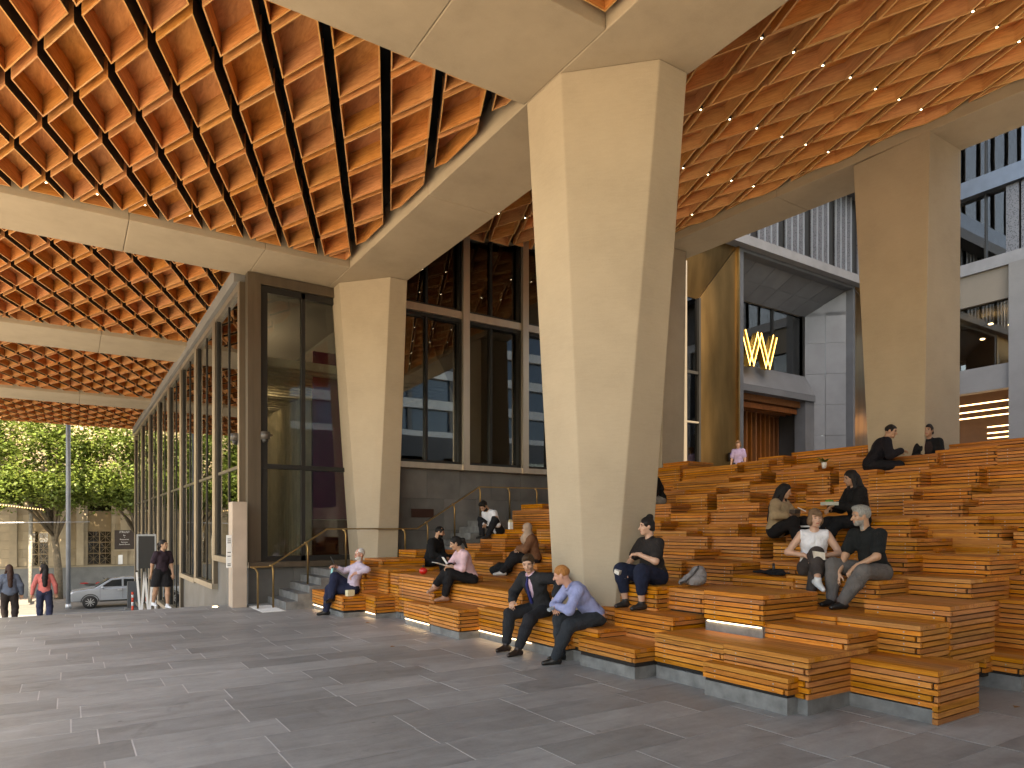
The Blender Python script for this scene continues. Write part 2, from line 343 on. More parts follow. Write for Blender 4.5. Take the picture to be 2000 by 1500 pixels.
def inset(p, d):     # convex, counter-clockwise
    n = len(p); L = []; ds = d if isinstance(d, (list, tuple)) else [d]*n
    for i in range(n):
        a, b = p[i], p[(i+1)%n]; dx, dy = b[0]-a[0], b[1]-a[1]; l = math.hypot(dx, dy)
        if l < 1e-6: continue
        nx, ny = -dy/l, dx/l; L.append((nx, ny, nx*a[0]+ny*a[1]+ds[i]))
    out = []
    for i in range(len(L)):
        a, b = L[i-1], L[i]; det = a[0]*b[1]-a[1]*b[0]
        if abs(det) < 1e-6: return None
        out.append(((a[2]*b[1]-a[1]*b[2])/det, (a[0]*b[2]-a[2]*b[0])/det))
    return out if area(out) > 0 else None
def coffer_mesh(P, wt=WT, dark=3):
    Q = inset(P, wt)
    if Q is None or len(Q) != len(P) or area(Q) < .005: return None
    n = len(P); m = MB()
    o0 = [(x, y, 0) for x, y in P]; o1 = [(x, y, CDEP) for x, y in P]; i0 = [(x, y, 0) for x, y in Q]; i1 = [(x, y, CDEP-.03) for x, y in Q]
    r = range(n)
    m.add(o0+i0, [(i, n+i, n+(i+1)%n, (i+1)%n) for i in r], 2)
    for i in r:
        ex_, ey_ = P[(i+1)%n][0]-P[i][0], P[(i+1)%n][1]-P[i][1]; l_ = math.hypot(ex_, ey_)+1e-9
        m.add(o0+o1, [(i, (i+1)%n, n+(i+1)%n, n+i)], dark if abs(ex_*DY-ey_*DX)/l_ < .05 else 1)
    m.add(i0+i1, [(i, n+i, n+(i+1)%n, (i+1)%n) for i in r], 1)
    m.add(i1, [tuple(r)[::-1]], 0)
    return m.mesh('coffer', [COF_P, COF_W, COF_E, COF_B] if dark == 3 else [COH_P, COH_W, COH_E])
rh = inset([(0, -DY), (DX, 0), (0, DY), (-DX, 0)], [.066, .046, .066, .046]); rh = rh[1:] + rh[:1]
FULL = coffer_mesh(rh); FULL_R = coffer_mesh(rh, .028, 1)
dl = MB()
dl.tube([(0,0,.06),(0,0,0)], .034, 10, 0); dl.tube([(0,0,-.001),(0,0,-.006)], .014, 10, 1)
DLM = dl.mesh('downlight', [BLACKP, DOWN])
def bay(label, x0, x1, y0, y1, z0, Mx=None, lights='edge', full_x0=None, origin=(-.31, 11.70)):
    Mx = Mx or Matrix.Translation((0, 0, z0)); e = empty('coffered_ceiling', tuple(Mx @ Vector(((x0+x1)/2, (y0+y1)/2, 0))), label, 'ceiling', 'timber coffered ceiling bays')
    bx0 = full_x0 if full_x0 is not None else x0
    link_mesh('backing', MB().box(bx0, x1+.05, y0-.05, y1+.05, CDEP+.06, CDEP+.09).mesh('backing', BLACK), e, Mx)
    ia, ib = int((x0-origin[0])/DX)-3, int((x1-origin[0])/DX)+3
    ja, jb = int((y0-origin[1])/DY)-3, int((y1-origin[1])/DY)+3
    for i in range(ia, ib):
        for j in range(ja, jb):
            if (i + j) % 2: continue
            cx, cy = origin[0]+i*DX, origin[1]-DY+j*DY
            P = clip([(cx+a, cy+b) for a, b in rh], x0, x1, y0, y1)
            if len(P) < 3 or area(P) < .012: continue
            T = Matrix.Translation((cx, cy, random.uniform(-.006, .006)))
            grid = lights == 'grid'
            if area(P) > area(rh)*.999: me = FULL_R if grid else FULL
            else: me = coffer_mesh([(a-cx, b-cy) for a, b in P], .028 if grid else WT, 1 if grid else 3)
            if me is None: continue
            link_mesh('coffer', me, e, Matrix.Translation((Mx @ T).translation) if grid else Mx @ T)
            gx, gy = sum(p[0] for p in P)/len(P), sum(p[1] for p in P)/len(P)
            if lights == 'edge' and area(P) < area(rh)*.62 and (min(p[1] for p in P) < y0+.01 or max(p[1] for p in P) > y1-.01 or max(p[0] for p in P) > x1-.01) and area(P) > area(rh)*.2:
                link_mesh('downlight', DLM, e, Mx @ Matrix.Translation((gx, gy, .12)))
            if grid and j % 2 == 0 and me is FULL_R:
                link_mesh('downlight', DLM, e, Mx @ Matrix.Translation((cx, cy-DY, .0)))
    return e
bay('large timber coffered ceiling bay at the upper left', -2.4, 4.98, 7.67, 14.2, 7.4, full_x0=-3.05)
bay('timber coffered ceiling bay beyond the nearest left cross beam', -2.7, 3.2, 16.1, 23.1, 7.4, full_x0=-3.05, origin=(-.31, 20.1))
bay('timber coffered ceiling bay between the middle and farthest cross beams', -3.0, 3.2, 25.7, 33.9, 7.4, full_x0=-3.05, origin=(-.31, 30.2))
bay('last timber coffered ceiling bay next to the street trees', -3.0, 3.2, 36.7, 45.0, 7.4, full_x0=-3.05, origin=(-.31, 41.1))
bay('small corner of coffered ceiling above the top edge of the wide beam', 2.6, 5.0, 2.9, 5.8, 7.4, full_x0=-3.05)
gx_, gy_ = .105, .033
ex = Vector((1, 0, gx_)).normalized(); ey = Vector((0, 1, gy_)); ey = (ey - ex*ey.dot(ex)).normalized(); ez = ex.cross(ey)
MR = Matrix.Translation((6.5, 0, 8.36-.13)) @ Matrix((ex, ey, ez)).transposed().to_4x4()
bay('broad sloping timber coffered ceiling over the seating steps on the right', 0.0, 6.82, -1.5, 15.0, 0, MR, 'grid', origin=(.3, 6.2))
# ------------------------------------------------------------------ timber seating steps
BLK = [
(13.94,4.53,6.32,3.24,'R1'),(13.20,5.04,6.04,3.02,'R2'),(12.83,6.00,6.92,2.98,'R3'),(12.30,5.89,6.78,2.76,'R4'),
(12.26,5.11,6.01,2.66,'R5a'),(12.55,4.07,5.23,2.67,'R5b'),(11.89,5.84,6.71,2.60,'R6'),(12.05,6.64,7.36,2.71,'R7'),
(11.14,5.57,6.28,2.28,'R8'),(11.45,4.88,5.72,2.32,'R9'),(11.34,3.68,4.82,2.16,'R10'),(10.84,4.73,5.57,2.08,'R11'),
(11.02,3.58,4.90,1.97,'R12'),(10.04,5.07,5.73,1.80,'R13a'),(10.29,4.30,5.20,1.82,'R13b'),(10.77,3.50,4.32,1.82,'R14'),
(10.28,4.02,5.08,1.69,'R15'),(9.79,4.93,5.57,1.69,'R16'),(9.30,4.60,5.59,1.52,'R17'),(8.60,4.38,4.66,1.33,'R18'),
(12.99,7.57,8.38,3.11,'R19'),(13.63,7.66,9.45,3.36,'R20'),(13.18,9.34,9.99,3.27,'L1'),(12.89,9.50,10.35,3.17,'L2'),
(12.64,10.15,11.83,3.11,'L3'),(12.91,11.86,12.70,3.34,'L4'),(12.53,11.76,12.77,3.19,'L5'),(12.42,8.02,8.79,2.91,'L6'),
(12.14,7.92,8.78,2.80,'L7'),(12.14,9.14,9.98,2.86,'L8'),(12.03,7.52,8.42,2.74,'L9'),(11.75,9.64,11.25,2.74,'L10'),
(11.54,8.95,9.80,2.62,'L11'),(11.43,8.00,8.86,2.53,'L12'),(11.14,9.46,10.31,2.49,'L13'),(10.81,9.41,10.26,2.36,'L14'),
(10.88,8.44,9.23,2.34,'L15'),(10.23,9.85,10.89,2.16,'L16'),(10.37,7.84,8.76,2.12,'L17'),(9.85,8.57,9.48,1.95,'L18'),
(9.93,7.73,8.61,1.94,'L19'),(9.77,6.92,7.60,1.84,'L20'),(9.38,9.29,9.99,1.80,'L21'),(9.40,7.53,8.41,1.73,'L22'),
(9.00,8.30,9.58,1.61,'L23'),(8.84,7.69,8.71,1.52,'L24a'),(8.94,6.74,7.77,1.52,'L24b'),(9.47,5.83,6.67,1.67,'L30'),
(8.91,5.73,6.49,1.44,'L25'),(8.33,7.51,8.61,1.32,'L26'),(8.10,5.51,6.11,1.20,'L27'),(7.92,7.40,7.84,1.15,'L28a'),
(8.02,6.51,7.49,1.15,'L28b'),(7.62,5.26,6.19,1.03,'L29'),(10.06,3.27,3.94,1.40,'B21'),(10.42,3.38,3.94,1.61,'B22'),
(9.00,3.64,4.60,1.32,'B19'),(8.30,3.54,4.47,1.09,'B18'),(9.52,3.09,3.85,1.08,'B23'),(7.65,4.20,5.38,1.06,'B17'),
(9.00,2.92,3.91,0.84,'B16'),(8.73,2.83,3.94,0.54,'B14'),(8.05,2.96,4.27,0.33,'B15'),(7.20,3.25,4.11,0.89,'B13'),
(6.62,4.08,4.75,0.74,'B12a'),(6.65,3.26,4.10,0.74,'B12b'),(6.13,3.66,4.60,0.66,'B7'),(6.07,4.54,5.33,0.95,'B9'),
(6.25,5.49,6.08,0.92,'B10'),(6.04,6.05,6.76,0.94,'B11'),(5.75,5.50,6.49,0.64,'B2'),(5.82,6.57,7.41,0.64,'B2a'),
(5.18,5.52,6.50,0.33,'B1'),(5.30,6.28,7.07,0.44,'B3'),(5.45,4.54,5.49,0.50,'B4a'),(5.45,3.61,4.54,0.51,'B4b'),
(5.30,3.71,4.67,0.33,'B5'),(6.10,2.85,3.83,0.45,'B6'),(9.48,13.29,14.18,2.25,'M1'),(9.22,12.53,14.18,2.10,'M2'),
(8.57,11.43,12.21,1.64,'M3'),(8.42,12.39,13.27,1.64,'M4'),(8.11,12.70,13.67,1.53,'M5'),(7.86,12.39,13.43,1.42,'M6'),
(7.88,10.95,11.41,1.34,'M7'),(7.57,12.94,13.63,1.32,'M8'),(7.16,12.47,12.93,1.15,'M9'),(7.60,10.14,10.97,1.17,'M10'),
(6.93,11.35,12.26,1.00,'M11'),(7.15,10.17,11.16,1.00,'M12'),(6.19,13.29,14.18,1.19,'M13'),(6.25,13.04,14.12,0.84,'M14'),
(6.54,10.25,11.47,0.76,'M15'),(5.10,11.66,13.19,0.82,'M16a'),(5.10,10.25,11.66,0.83,'M16'),(5.40,8.05,10.44,0.73,'M17'),
(4.87,9.95,10.94,0.40,'M18'),(4.85,8.93,9.91,0.44,'M19'),(5.20,6.76,8.98,0.46,'M20'),(4.25,12.30,14.18,0.39,'N1'),
(4.70,11.85,12.83,0.42,'N2'),(4.75,12.58,13.12,0.68,'N3'),(5.00,13.16,13.99,0.98,'N4'),(5.30,12.98,13.95,1.03,'N5'),
(5.05,12.07,13.29,0.88,'N6')
]
NEAR = {'B1','B2','B2a','B3','B4a','B4b','B5','B6','B7','B9','B10','B11','B12a','B12b','B13','B14','B15'}
ZB = dict(B7=.45, B9=.63, B12a=.45, B12b=.18, B13=.30, B14=.28, B15=.16, B2=.28, B2a=.28, B11=.62, B10=.62, B3=.14, B1=.14, B4a=.15, B4b=.15, B5=.16, B6=.13, M16=.12, M16a=.12, M18=.12, M19=.12, M20=.13, N1=.10, N2=.10, M17=.4)
LEDS = {'M18': (.12, 1), 'M20': (.13, 1), 'N1': (.1, 1), 'N2': (.1, 1), 'B9': (.63, 1), 'M14': (.78, .25)}
terr = empty('timber_seating_steps', (5.2, 6, 0), 'stepped amphitheatre seating of horizontal golden timber slats on stone plinths', 'seating steps')
PITCH = .055
def block(x, y0, y1, z, nm=None, dep=.95):
    zb = ZB.get(nm, max(.14, z-.72)); near = nm in NEAR
    b = MB().box(x+.036, x+dep-.03, y0+.036, y1-.004, min(zb, z-.2), z-.05).build('bench_block', CORE, terr)
    top = MB(); n = max(3, int(round(dep/.095))); wd = dep/n
    for i in range(n): top.box(x+i*wd, x+(i+1)*wd-(.003 if i < n-1 else 0), y0, y1-.003, z-.042, z+random.uniform(-.0008, .0008))
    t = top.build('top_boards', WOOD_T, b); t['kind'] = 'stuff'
    fr = MB(); en = MB(); bo = MB(); i = 0
    while True:
        zt = z - .05 - i*PITCH; zl = zt - .042
        if zl < zb - .01: break
        odd = i % 2
        fy0 = y0 + (.052 if odd else 0); ex0 = x + (0 if odd else .052); jx = random.uniform(-.0012, .0012)
        if near:
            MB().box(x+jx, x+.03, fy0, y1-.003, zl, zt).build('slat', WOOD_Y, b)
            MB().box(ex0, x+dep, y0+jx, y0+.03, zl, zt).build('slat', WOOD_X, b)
        else:
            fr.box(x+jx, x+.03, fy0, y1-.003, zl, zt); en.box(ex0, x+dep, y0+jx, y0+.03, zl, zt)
        for yy in (y0+.15, y1-.15):
            if y1-y0 > .5: bo.box(x-.0022, x+.004, yy-.0055, yy+.0055, zl+.017, zl+.028)
        i += 1
    if fr.v:
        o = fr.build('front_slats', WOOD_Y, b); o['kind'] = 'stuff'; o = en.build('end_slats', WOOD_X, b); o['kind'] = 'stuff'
    if bo.v: o = bo.build('bolts', STEEL, b); o['kind'] = 'stuff'
    return b
for (x, y0, y1, z, nm) in BLK:
    dep = {'B6': .74, 'B1': 1.0, 'B5': 1.0, 'B3': .6, 'R3': .85, 'N1': .6, 'B12a': 1.3, 'B12b': .57, 'B4a': 1.0}.get(nm, .95)
    b = block(x, y0, y1, z, nm, dep)
    if nm in ('B1','B4a','B4b','B5','B6','B15','M16','M16a','M18','M19','M20','N1','N2','B9','B3'):
        zb = ZB[nm]; z0 = .4 if nm == 'B9' else -.02
        MB().box(x+.024, x+dep-.02, y0+(.05 if nm == 'B6' else .024), y1-.002, z0, zb-.012).build('stone_plinth', STONE, b)
        if nm == 'B6':
            for q in range(3): MB().box(x, x+.74, y0, y0+.045, .003+q*PITCH, .003+q*PITCH+.045).build('slat', WOOD_X, b)
    if nm in LEDS:
        zl, fr = LEDS[nm]; ya = y0+.04; yb = y1-.04
        if nm == 'N1': ya = y1-.75
        if nm == 'M20': ya = y0+.8
        if fr < 1: ya = yb-.2
        MB().box(x+.004, x+.02, ya, yb, zl-.022, zl-.014).build('light_strip', LED, b)
for xi in range(18):
    x = 5.55 + .47*xi + .013; y = 2.62 + (xi % 3)*.31
    while y < 13.9:
        y1 = min(y + .97, 14.17); z = .385*(x - vfront((y+y1)/2)) - .30 + random.uniform(-.03, .03)
        if z > .3 and z < 3.0: block(x, y, y1, z, None, 1.3)
        y = y1 + .001
y = 2.2
while y < 14.1:
    block(12.96 + random.uniform(-.05, .05), y, min(y+.97, 14.17), 3.01 + random.uniform(-.02, .05), None, 1.2); y += .972
# ------------------------------------------------------------------ stone stair, handrail, clad wall
stair = empty('stone_stair', (4, 15, 0), 'grey stone stair climbing beside the seating to the upper plaza', 'stairs')
for i in range(5):
    x = 3.72 + .24*i; MB().box(x, 7.4, 14.2, 15.78 if i == 4 else 15.777, -.02 if i == 0 else .155*i, .155*(i+1)-.002).build('step', STONE, stair)
for i in range(7):
    x = 7.10 + .235*i; MB().box(x, 12.98, 14.2, 15.19, .775+.155*i, .775+.155*(i+1)-.002).build('step', STONE, stair)
MB().box(7.4, 12.98, 14.21, 15.18, -.02, .77).build('stair_core', STONE, stair)
hr = empty('handrail', (3.6, 15.05, 0), 'slim brass handrail on posts following the stone stair', 'handrail')
RY = 14.66; rp = [(3.12, RY, .865), (3.51, RY, .865), (4.72, RY, 1.65), (6.86, RY, 1.655), (8.55, RY, 2.69), (11.6, RY, 2.73)]
for a, b in zip(rp, rp[1:]): MB().bar(a, b, .045, .028).build('rail', BRASS, hr)
def railz(x): return float(np.interp(x, [p[0] for p in rp], [p[2] for p in rp]))
def stz(x):
    if x < 3.72: return 0
    if x < 7.10: return .155*min(5, int((x-3.72)/.24)+1)
    return .775 + .155*min(7, int((x-7.10)/.235)+1)
for x in (3.27, 3.58, 4.30, 5.14, 6.56, 7.14, 7.86, 8.58, 9.45, 10.3):
    zt = railz(x); p = [(x, RY, stz(x)), (x, RY, zt-.14), (x-.02, RY-.0, zt-.05), (x-.07, RY, zt-.01)] if x > 3.5 else [(x, RY, 0), (x, RY, zt-.12), (x-.05, RY, zt-.03), (x-.12, RY, zt)]
    MB().tube(p, .021, 8).build('post', BRASS, hr, smooth=True)
wall = empty('stone_clad_wall', (6.5, 15.2, 0), 'dark grey stone clad wall under the tall windows behind the stair', 'wall')
MB().box(6.46, 13.3, 15.24, 15.6, -.05, 3.12).build('wall_core', BLACK, wall)
yy = 15.20
for r_, (za, zb_) in enumerate([(.85, 1.62), (1.62, 2.40), (2.40, 3.12)]):
    x = 6.46 - (.45 if r_ % 2 else 0)
    while x < 13.3:
        xa, xb = max(x, 6.46), min(x+.92, 13.3)
        if xb-xa > .05: MB().box(xa+.003, xb-.003, yy, yy+.038, za+.003, zb_-.003).build('stone_panel', STONE_D, wall)
        x += .92
pl = MB().box(6.95, 7.55, 15.17, 15.198, 1.93, 2.14).build('wall_plaque', M('plaque_bronze', (0.06, 0.028, 0.02), 0.4, .5)); tag(pl, 'small dark bronze plaque fixed to the stone wall by the stair', 'plaque')
# ------------------------------------------------------------------ tall windows behind the stair
def text(name, s, loc, size, mat, parent, rz=0.0, extrude=.004, align='CENTER'):
    c = bpy.data.curves.new(name, 'FONT'); c.body = s; c.size = size; c.extrude = extrude; c.align_x = align; c.align_y = 'CENTER'; c.resolution_u = 3
    c.materials.append(mat); tmp = bpy.data.objects.new(name, c); COL.objects.link(tmp); dg = bpy.context.evaluated_depsgraph_get(); dg.update(); me = bpy.data.meshes.new_from_object(tmp.evaluated_get(dg)); bpy.data.objects.remove(tmp); bpy.data.curves.remove(c)
    o = bpy.data.objects.new(name, me); COL.objects.link(o); o.matrix_basis = Matrix.Translation(loc) @ Matrix.Rotation(rz, 4, 'Z') @ Matrix.Rotation(R(90), 4, 'X'); return adopt(o, parent)
ww = empty('window_wall', (6.46, 15.2, 3.1), 'tall bronze framed windows above the dark stone wall', 'windows')
XS = [6.46, 8.365, 10.16, 12.0, 13.3]; ZT = 7.01
def topz(x): return 8.36 + .105*(x-6.5) + .033*15.2 + .12
for x in XS: MB().box(x-.055, x+.055, 15.02, 15.34, 3.12, topz(x)).build('mullion', CHAMP2, ww); MB().box(x-.09, x+.09, 14.96, 15.019, 3.12, topz(x)).build('mullion_cap', CHAMP2, ww)
MB().box(6.46, 13.3, 15.0, 15.5, 3.122, 3.26).build('sill', CHAMP2, ww)
for a, b in zip(XS, XS[1:]):
    MB().box(a+.056, b-.056, 15.04, 15.335, ZT-.09, ZT+.09).build('transom', CHAMP2, ww)
    MB().hexa([(a+.056,15.05,topz(a)-.15),(b-.056,15.05,topz(b)-.15),(b-.056,15.33,topz(b)-.15),(a+.056,15.33,topz(a)-.15)], [(a+.056,15.05,topz(a)+.3),(b-.056,15.05,topz(b)+.3),(b-.056,15.33,topz(b)+.3),(a+.056,15.33,topz(a)+.3)]).build('head_frame', CHAMP, ww, fix=True)
    m = a + (b-a)*.47
    for z0, z1 in ((3.26, ZT-.09), (ZT+.09, topz(a)+.1)):
        f = MB()
        f.box(a+.056, a+.13, 15.12, 15.3, z0, z1); f.box(b-.13, b-.056, 15.12, 15.3, z0, z1); f.box(m-.03, m+.03, 15.16, 15.3, z0, z1)
        f.box(a+.13, b-.13, 15.12, 15.3, z0, z0+.07); f.box(a+.13, b-.13, 15.12, 15.3, z1-.08, z1)
        f.build('window_frame', DARKFR, ww)
        for p, q in ((a+.13, m-.03), (m+.03, b-.13)): MB().box(p, q, 15.24, 15.25, z0+.07, z1-.08).build('pane', GLASS, ww)
rm = empty('interior_room', (10, 19, 3), 'dim room seen through the tall windows with cream wall panels', 'room')
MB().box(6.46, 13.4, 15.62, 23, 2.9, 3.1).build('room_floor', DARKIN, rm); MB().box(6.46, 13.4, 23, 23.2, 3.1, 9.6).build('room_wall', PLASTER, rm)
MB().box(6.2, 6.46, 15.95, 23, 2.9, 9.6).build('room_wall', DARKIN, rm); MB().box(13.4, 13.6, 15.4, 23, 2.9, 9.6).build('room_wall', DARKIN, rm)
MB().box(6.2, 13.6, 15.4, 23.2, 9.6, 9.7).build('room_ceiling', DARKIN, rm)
for x, y in ((7.6, 18.5), (9.6, 17.8), (10.3, 18.6), (10.9, 19.2), (11.6, 17.4), (12.6, 18.2)): MB().box(x, x+.42, y, y+.14, 3.1, 6.6).build('wall_panel', TILE, rm)
for x, y in ((7.4, 17), (8.6, 19), (9.6, 17), (11.2, 18), (12.4, 17)): MB().tube([(x, y, 7.9), (x, y, 7.84)], .07, 10).build('ceiling_lamp_and_fill', INLAMP, rm)  # small lamps added to lift the dim room
# ------------------------------------------------------------------ glazed corner bay and left facade
by = empty('glazed_corner_bay', (3.3, 15.8, 0), 'tall bronze framed glazed corner bay beside the chamfered column', 'glazing')
def xr(z): return 5.35 + (7.28-z)*.08
f = MB(); f.box(3.28, 3.56, 15.66, 15.9, .86, 7.28); f.build('corner_post', BRONZE, by)
MB().hexa([(xr(.9)-.02,15.68,.9),(xr(.9)+.16,15.68,.9),(xr(.9)+.16,15.9,.9),(xr(.9)-.02,15.9,.9)], [(xr(7.28)-.02,15.68,7.28),(xr(7.28)+.16,15.68,7.28),(xr(7.28)+.16,15.9,7.28),(xr(7.28)-.02,15.9,7.28)]).build('slanted_jamb', CHAMP, by, fix=True)
MB().hexa([(xr(.9)+.162,15.62,.9),(xr(.9)+.24,15.62,.9),(xr(.9)+.24,15.9,.9),(xr(.9)+.162,15.9,.9)], [(xr(7.28)+.162,15.62,7.28),(xr(7.28)+.24,15.62,7.28),(xr(7.28)+.24,15.9,7.28),(xr(7.28)+.162,15.9,7.28)]).build('slanted_trim', WHITE, by, fix=True)
MB().box(3.56, 5.4, 15.66, 15.9, 7.06, 7.28).build('head_frame', BRONZE, by); MB().box(3.28, 6.2, 15.55, 15.9, .80, .92).build('sill', BRONZE, by)
MB().box(3.56, 5.9, 15.72, 15.88, 3.0, 3.1).build('transom', DARKFR, by); MB().box(4.47, 4.56, 15.74, 15.87, .92, 7.06).build('mullion', DARKFR, by)
MB().box(3.56, 3.72, 15.74, 15.87, .92, 7.06).build('inner_frame', DARKFR, by); MB().box(3.72, 5.42, 15.74, 15.87, 6.92, 7.06).build('inner_frame', DARKFR, by); MB().box(3.72, 5.95, 15.74, 15.87, .92, 1.04).build('inner_frame', DARKFR, by)
for xa, xb in ((3.72, 4.47), (4.56, 0)):
    for za, zb in ((1.04, 3.0), (3.1, 6.92)):
        u0, u1 = (xb, xb) if xb else (xr(za)-.01, xr(zb)-.01)
        MB().hexa([(xa,15.80,za),(u0,15.80,za),(u0,15.81,za),(xa,15.81,za)], [(xa,15.80,zb),(u1,15.80,zb),(u1,15.81,zb),(xa,15.81,zb)]).build('pane', GLASS2, by, fix=True)
x = 3.30
while x < 6.3:
    MB().box(x+.003, min(x+.98, 6.3)-.003, 15.72, 15.78, -.02, .79).build('stone_panel', STONE_D, by); x += .98
MB().box(3.34, 6.3, 15.785, 15.9, -.05, .79).build('plinth_core', BLACK, by)
fc = empty('glazed_facade', (3.3, 16, 0), 'row of tall bronze framed windows receding towards the street on the left', 'facade')
YS = [15.9, 19.1, 22.2, 25.4, 28.8, 32.4, 36.2, 40.2, 44.6]; SL_ = [.98, .22, .18, -1.2, -1.35, -2.0, -2.2, -2.4]
for i, (a, b) in enumerate(zip(YS, YS[1:])):
    s = SL_[i]; zt = 7.12
    MB().box(3.17, 3.42, a+.02, a+.16, s, zt).build('jamb', BRONZE, fc); MB().box(3.17, 3.42, b-.16, b-.02, s, zt).build('jamb', BRONZE, fc); MB().box(3.15, 3.169, a+.02, a+.16, s, zt).build('jamb_face', CHAMP, fc); MB().box(3.15, 3.169, b-.16, b-.02, s, zt).build('jamb_face', CHAMP, fc)
    MB().box(3.12, 3.42, a+.02, b-.02, s-.14, s).build('sill', CHAMP, fc); MB().box(3.16, 3.42, a+.16, b-.16, zt-.14, zt).build('head_frame', CHAMP, fc)
    MB().box(3.20, 3.40, b-.26, b-.16, s, zt-.14).build('inner_frame', DARKFR, fc); MB().box(3.22, 3.30, (a+b)/2-.03, (a+b)/2+.03, s, zt-.14).build('mullion', DARKFR, fc)
    MB().box(3.22, 3.30, a+.16, b-.26, 3.02, 3.09).build('transom', DARKFR, fc)
    for p, q in ((a+.16, (a+b)/2-.03), ((a+b)/2+.03, b-.26)):
        for zc, zd in ((s, 3.02), (3.09, zt-.14)): MB().box(3.245, 3.255, p, q, zc, zd).build('pane', GLASS, fc)
    n = 3; d = (b-a)/n
    for q in range(n): MB().box(3.26, 3.4, a+q*d+.003, a+(q+1)*d-.003, -3.0, s-.145).build('stone_panel', STONE_D, fc)
bevel(MB().box(3.06, 3.6, 16.02, 44.6, 7.125, 7.42).build('fascia', CONC_G, fc), .01)
MB().box(3.3, 3.5, 44.6, 44.9, -2.9, 7.1).build('end_fin', CHAMP, fc)
for q in range(5): MB().bar((3.05, 44.0+q*.12, 6.7+q*.09), (3.5, 44.0+q*.12, 6.7+q*.09), .1, .03).build('end_louvre', CHAMP, fc)
lb = empty('lobby_interior', (6, 25, 0), 'lobby behind the corner glazing with cream ribbed tile wall and baffle ceiling', 'room')
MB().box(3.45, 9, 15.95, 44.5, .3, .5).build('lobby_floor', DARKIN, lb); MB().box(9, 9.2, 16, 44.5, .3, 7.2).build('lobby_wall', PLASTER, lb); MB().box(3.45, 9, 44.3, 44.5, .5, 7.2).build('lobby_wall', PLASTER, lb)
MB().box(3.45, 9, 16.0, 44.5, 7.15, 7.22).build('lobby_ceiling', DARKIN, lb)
for q in range(60):
    y = 17.4 + q*.26; MB().hexa([(5.0,y,.5),(5.06,y+.25,.5),(5.2,y+.25,.5),(5.2,y,.5)], [(5.0,y,5.05),(5.06,y+.25,5.05),(5.2,y+.25,5.05),(5.2,y,5.05)]).build('tile_rib', TILE, lb, fix=True)
for q in range(44): MB().box(3.5, 8.9, 16.6+q*.42, 16.78+q*.42, 5.5, 5.7).build('ceiling_baffle', TILE, lb)
MB().box(5.24, 6.9, 17.42, 17.5, 1.9, 6.2).build('magenta_panel', MAGENTA, lb); MB().box(5.24, 6.9, 17.44, 17.52, .5, 1.88).build('dark_counter', M('counter', (0.09, 0.02, 0.015), 0.4), lb)
for q in range(6): MB().box(3.9, 4.3, 19.6+q*2.2, 20.1+q*2.2, 6.05, 6.08).build('ceiling_lamp_and_fill', LOBBYFILL, lb)  # glowing panels hidden above the baffles, added to brighten the lobby
# cameras on the corner post, sign pillar, tactile mat, display stand
for lab, x, y in (('dome security camera on the street side of the corner post', 3.12, 16.15), ('dome security camera on the plaza side of the corner post', 3.62, 15.52)):
    cc = empty('security_camera', (x, y, 3.7), lab, 'camera', 'security cameras')
    MB().tube([(x, y, 3.62), (x, y, 3.78)], .10, 12).build('housing', M('camera_grey', (0.07, 0.06, 0.05), .4), cc, True); MB().ell((x, y, 3.6), .07, .07, .07).build('dome', BLACKP, cc, True); MB().box(x-.02, x+.16, y, y+.14, 3.70, 3.74).build('bracket', BRONZE, cc)
sp = empty('sign_pillar', (3, 15.2, 0), 'slim beige upright sign pillar standing before the glazed facade', 'sign')
bevel(MB().box(2.86, 3.15, 15.1, 15.5, 0, 2.22).build('pillar', M('pillar_beige', (0.42, 0.33, 0.26), .6), sp), .006)
MB().box(2.76, 2.858, 15.16, 15.2, .84, 1.52).build('side_plate', WHITE, sp)
for i, z in enumerate((1.44, 1.40, 1.36, 1.16, 1.08, .92, .89)): MB().box(2.775, 2.84, 15.156, 15.159, z-.008, z+.008).build('lettering', BLACKP, sp)
tm = empty('tactile_mat', (3.5, 14.6, 0), 'pale studded tactile mat at the foot of the stone stair', 'tactile mat')
MB().box(3.2, 3.66, 13.95, 15.25, 0.001, .005).build('plate', M('tactile', (0.62, 0.60, 0.57), .6), tm)
m = MB()
for i in range(9):
    for j in range(26): m.tube([(3.22+.05*i, 13.98+.05*j, .005), (3.22+.05*i, 13.98+.05*j, .010)], .014, 6)
m.build('studs', WHITE, tm)['kind'] = 'stuff'
ds = empty('display_stand', (1.75, 21.5, -.9), 'black poster stand with white zigzag base near the facade', 'display stand')
yd = 21.5; MB().box(1.62, 2.02, yd, yd+.05, .55, 1.45).build('poster_panel', BLACKP, ds); f = MB(); f.box(1.58, 1.62, yd-.01, yd+.06, .5, 1.5); f.box(2.02, 2.06, yd-.01, yd+.06, .5, 1.5); f.box(1.62, 2.02, yd-.01, yd+.06, 1.45, 1.5); f.build('poster_frame', STEEL, ds)
for a, b in ((1.58, 1.68), (1.78, 1.68), (1.78, 1.88), (1.98, 1.88), (1.98, 2.06)): MB().bar((a, yd+.02, .45 if a in (1.58, 1.78, 1.98) else -.9), (b, yd+.02, -.9), .05, .05).build('zigzag_leg', WHITE, ds)
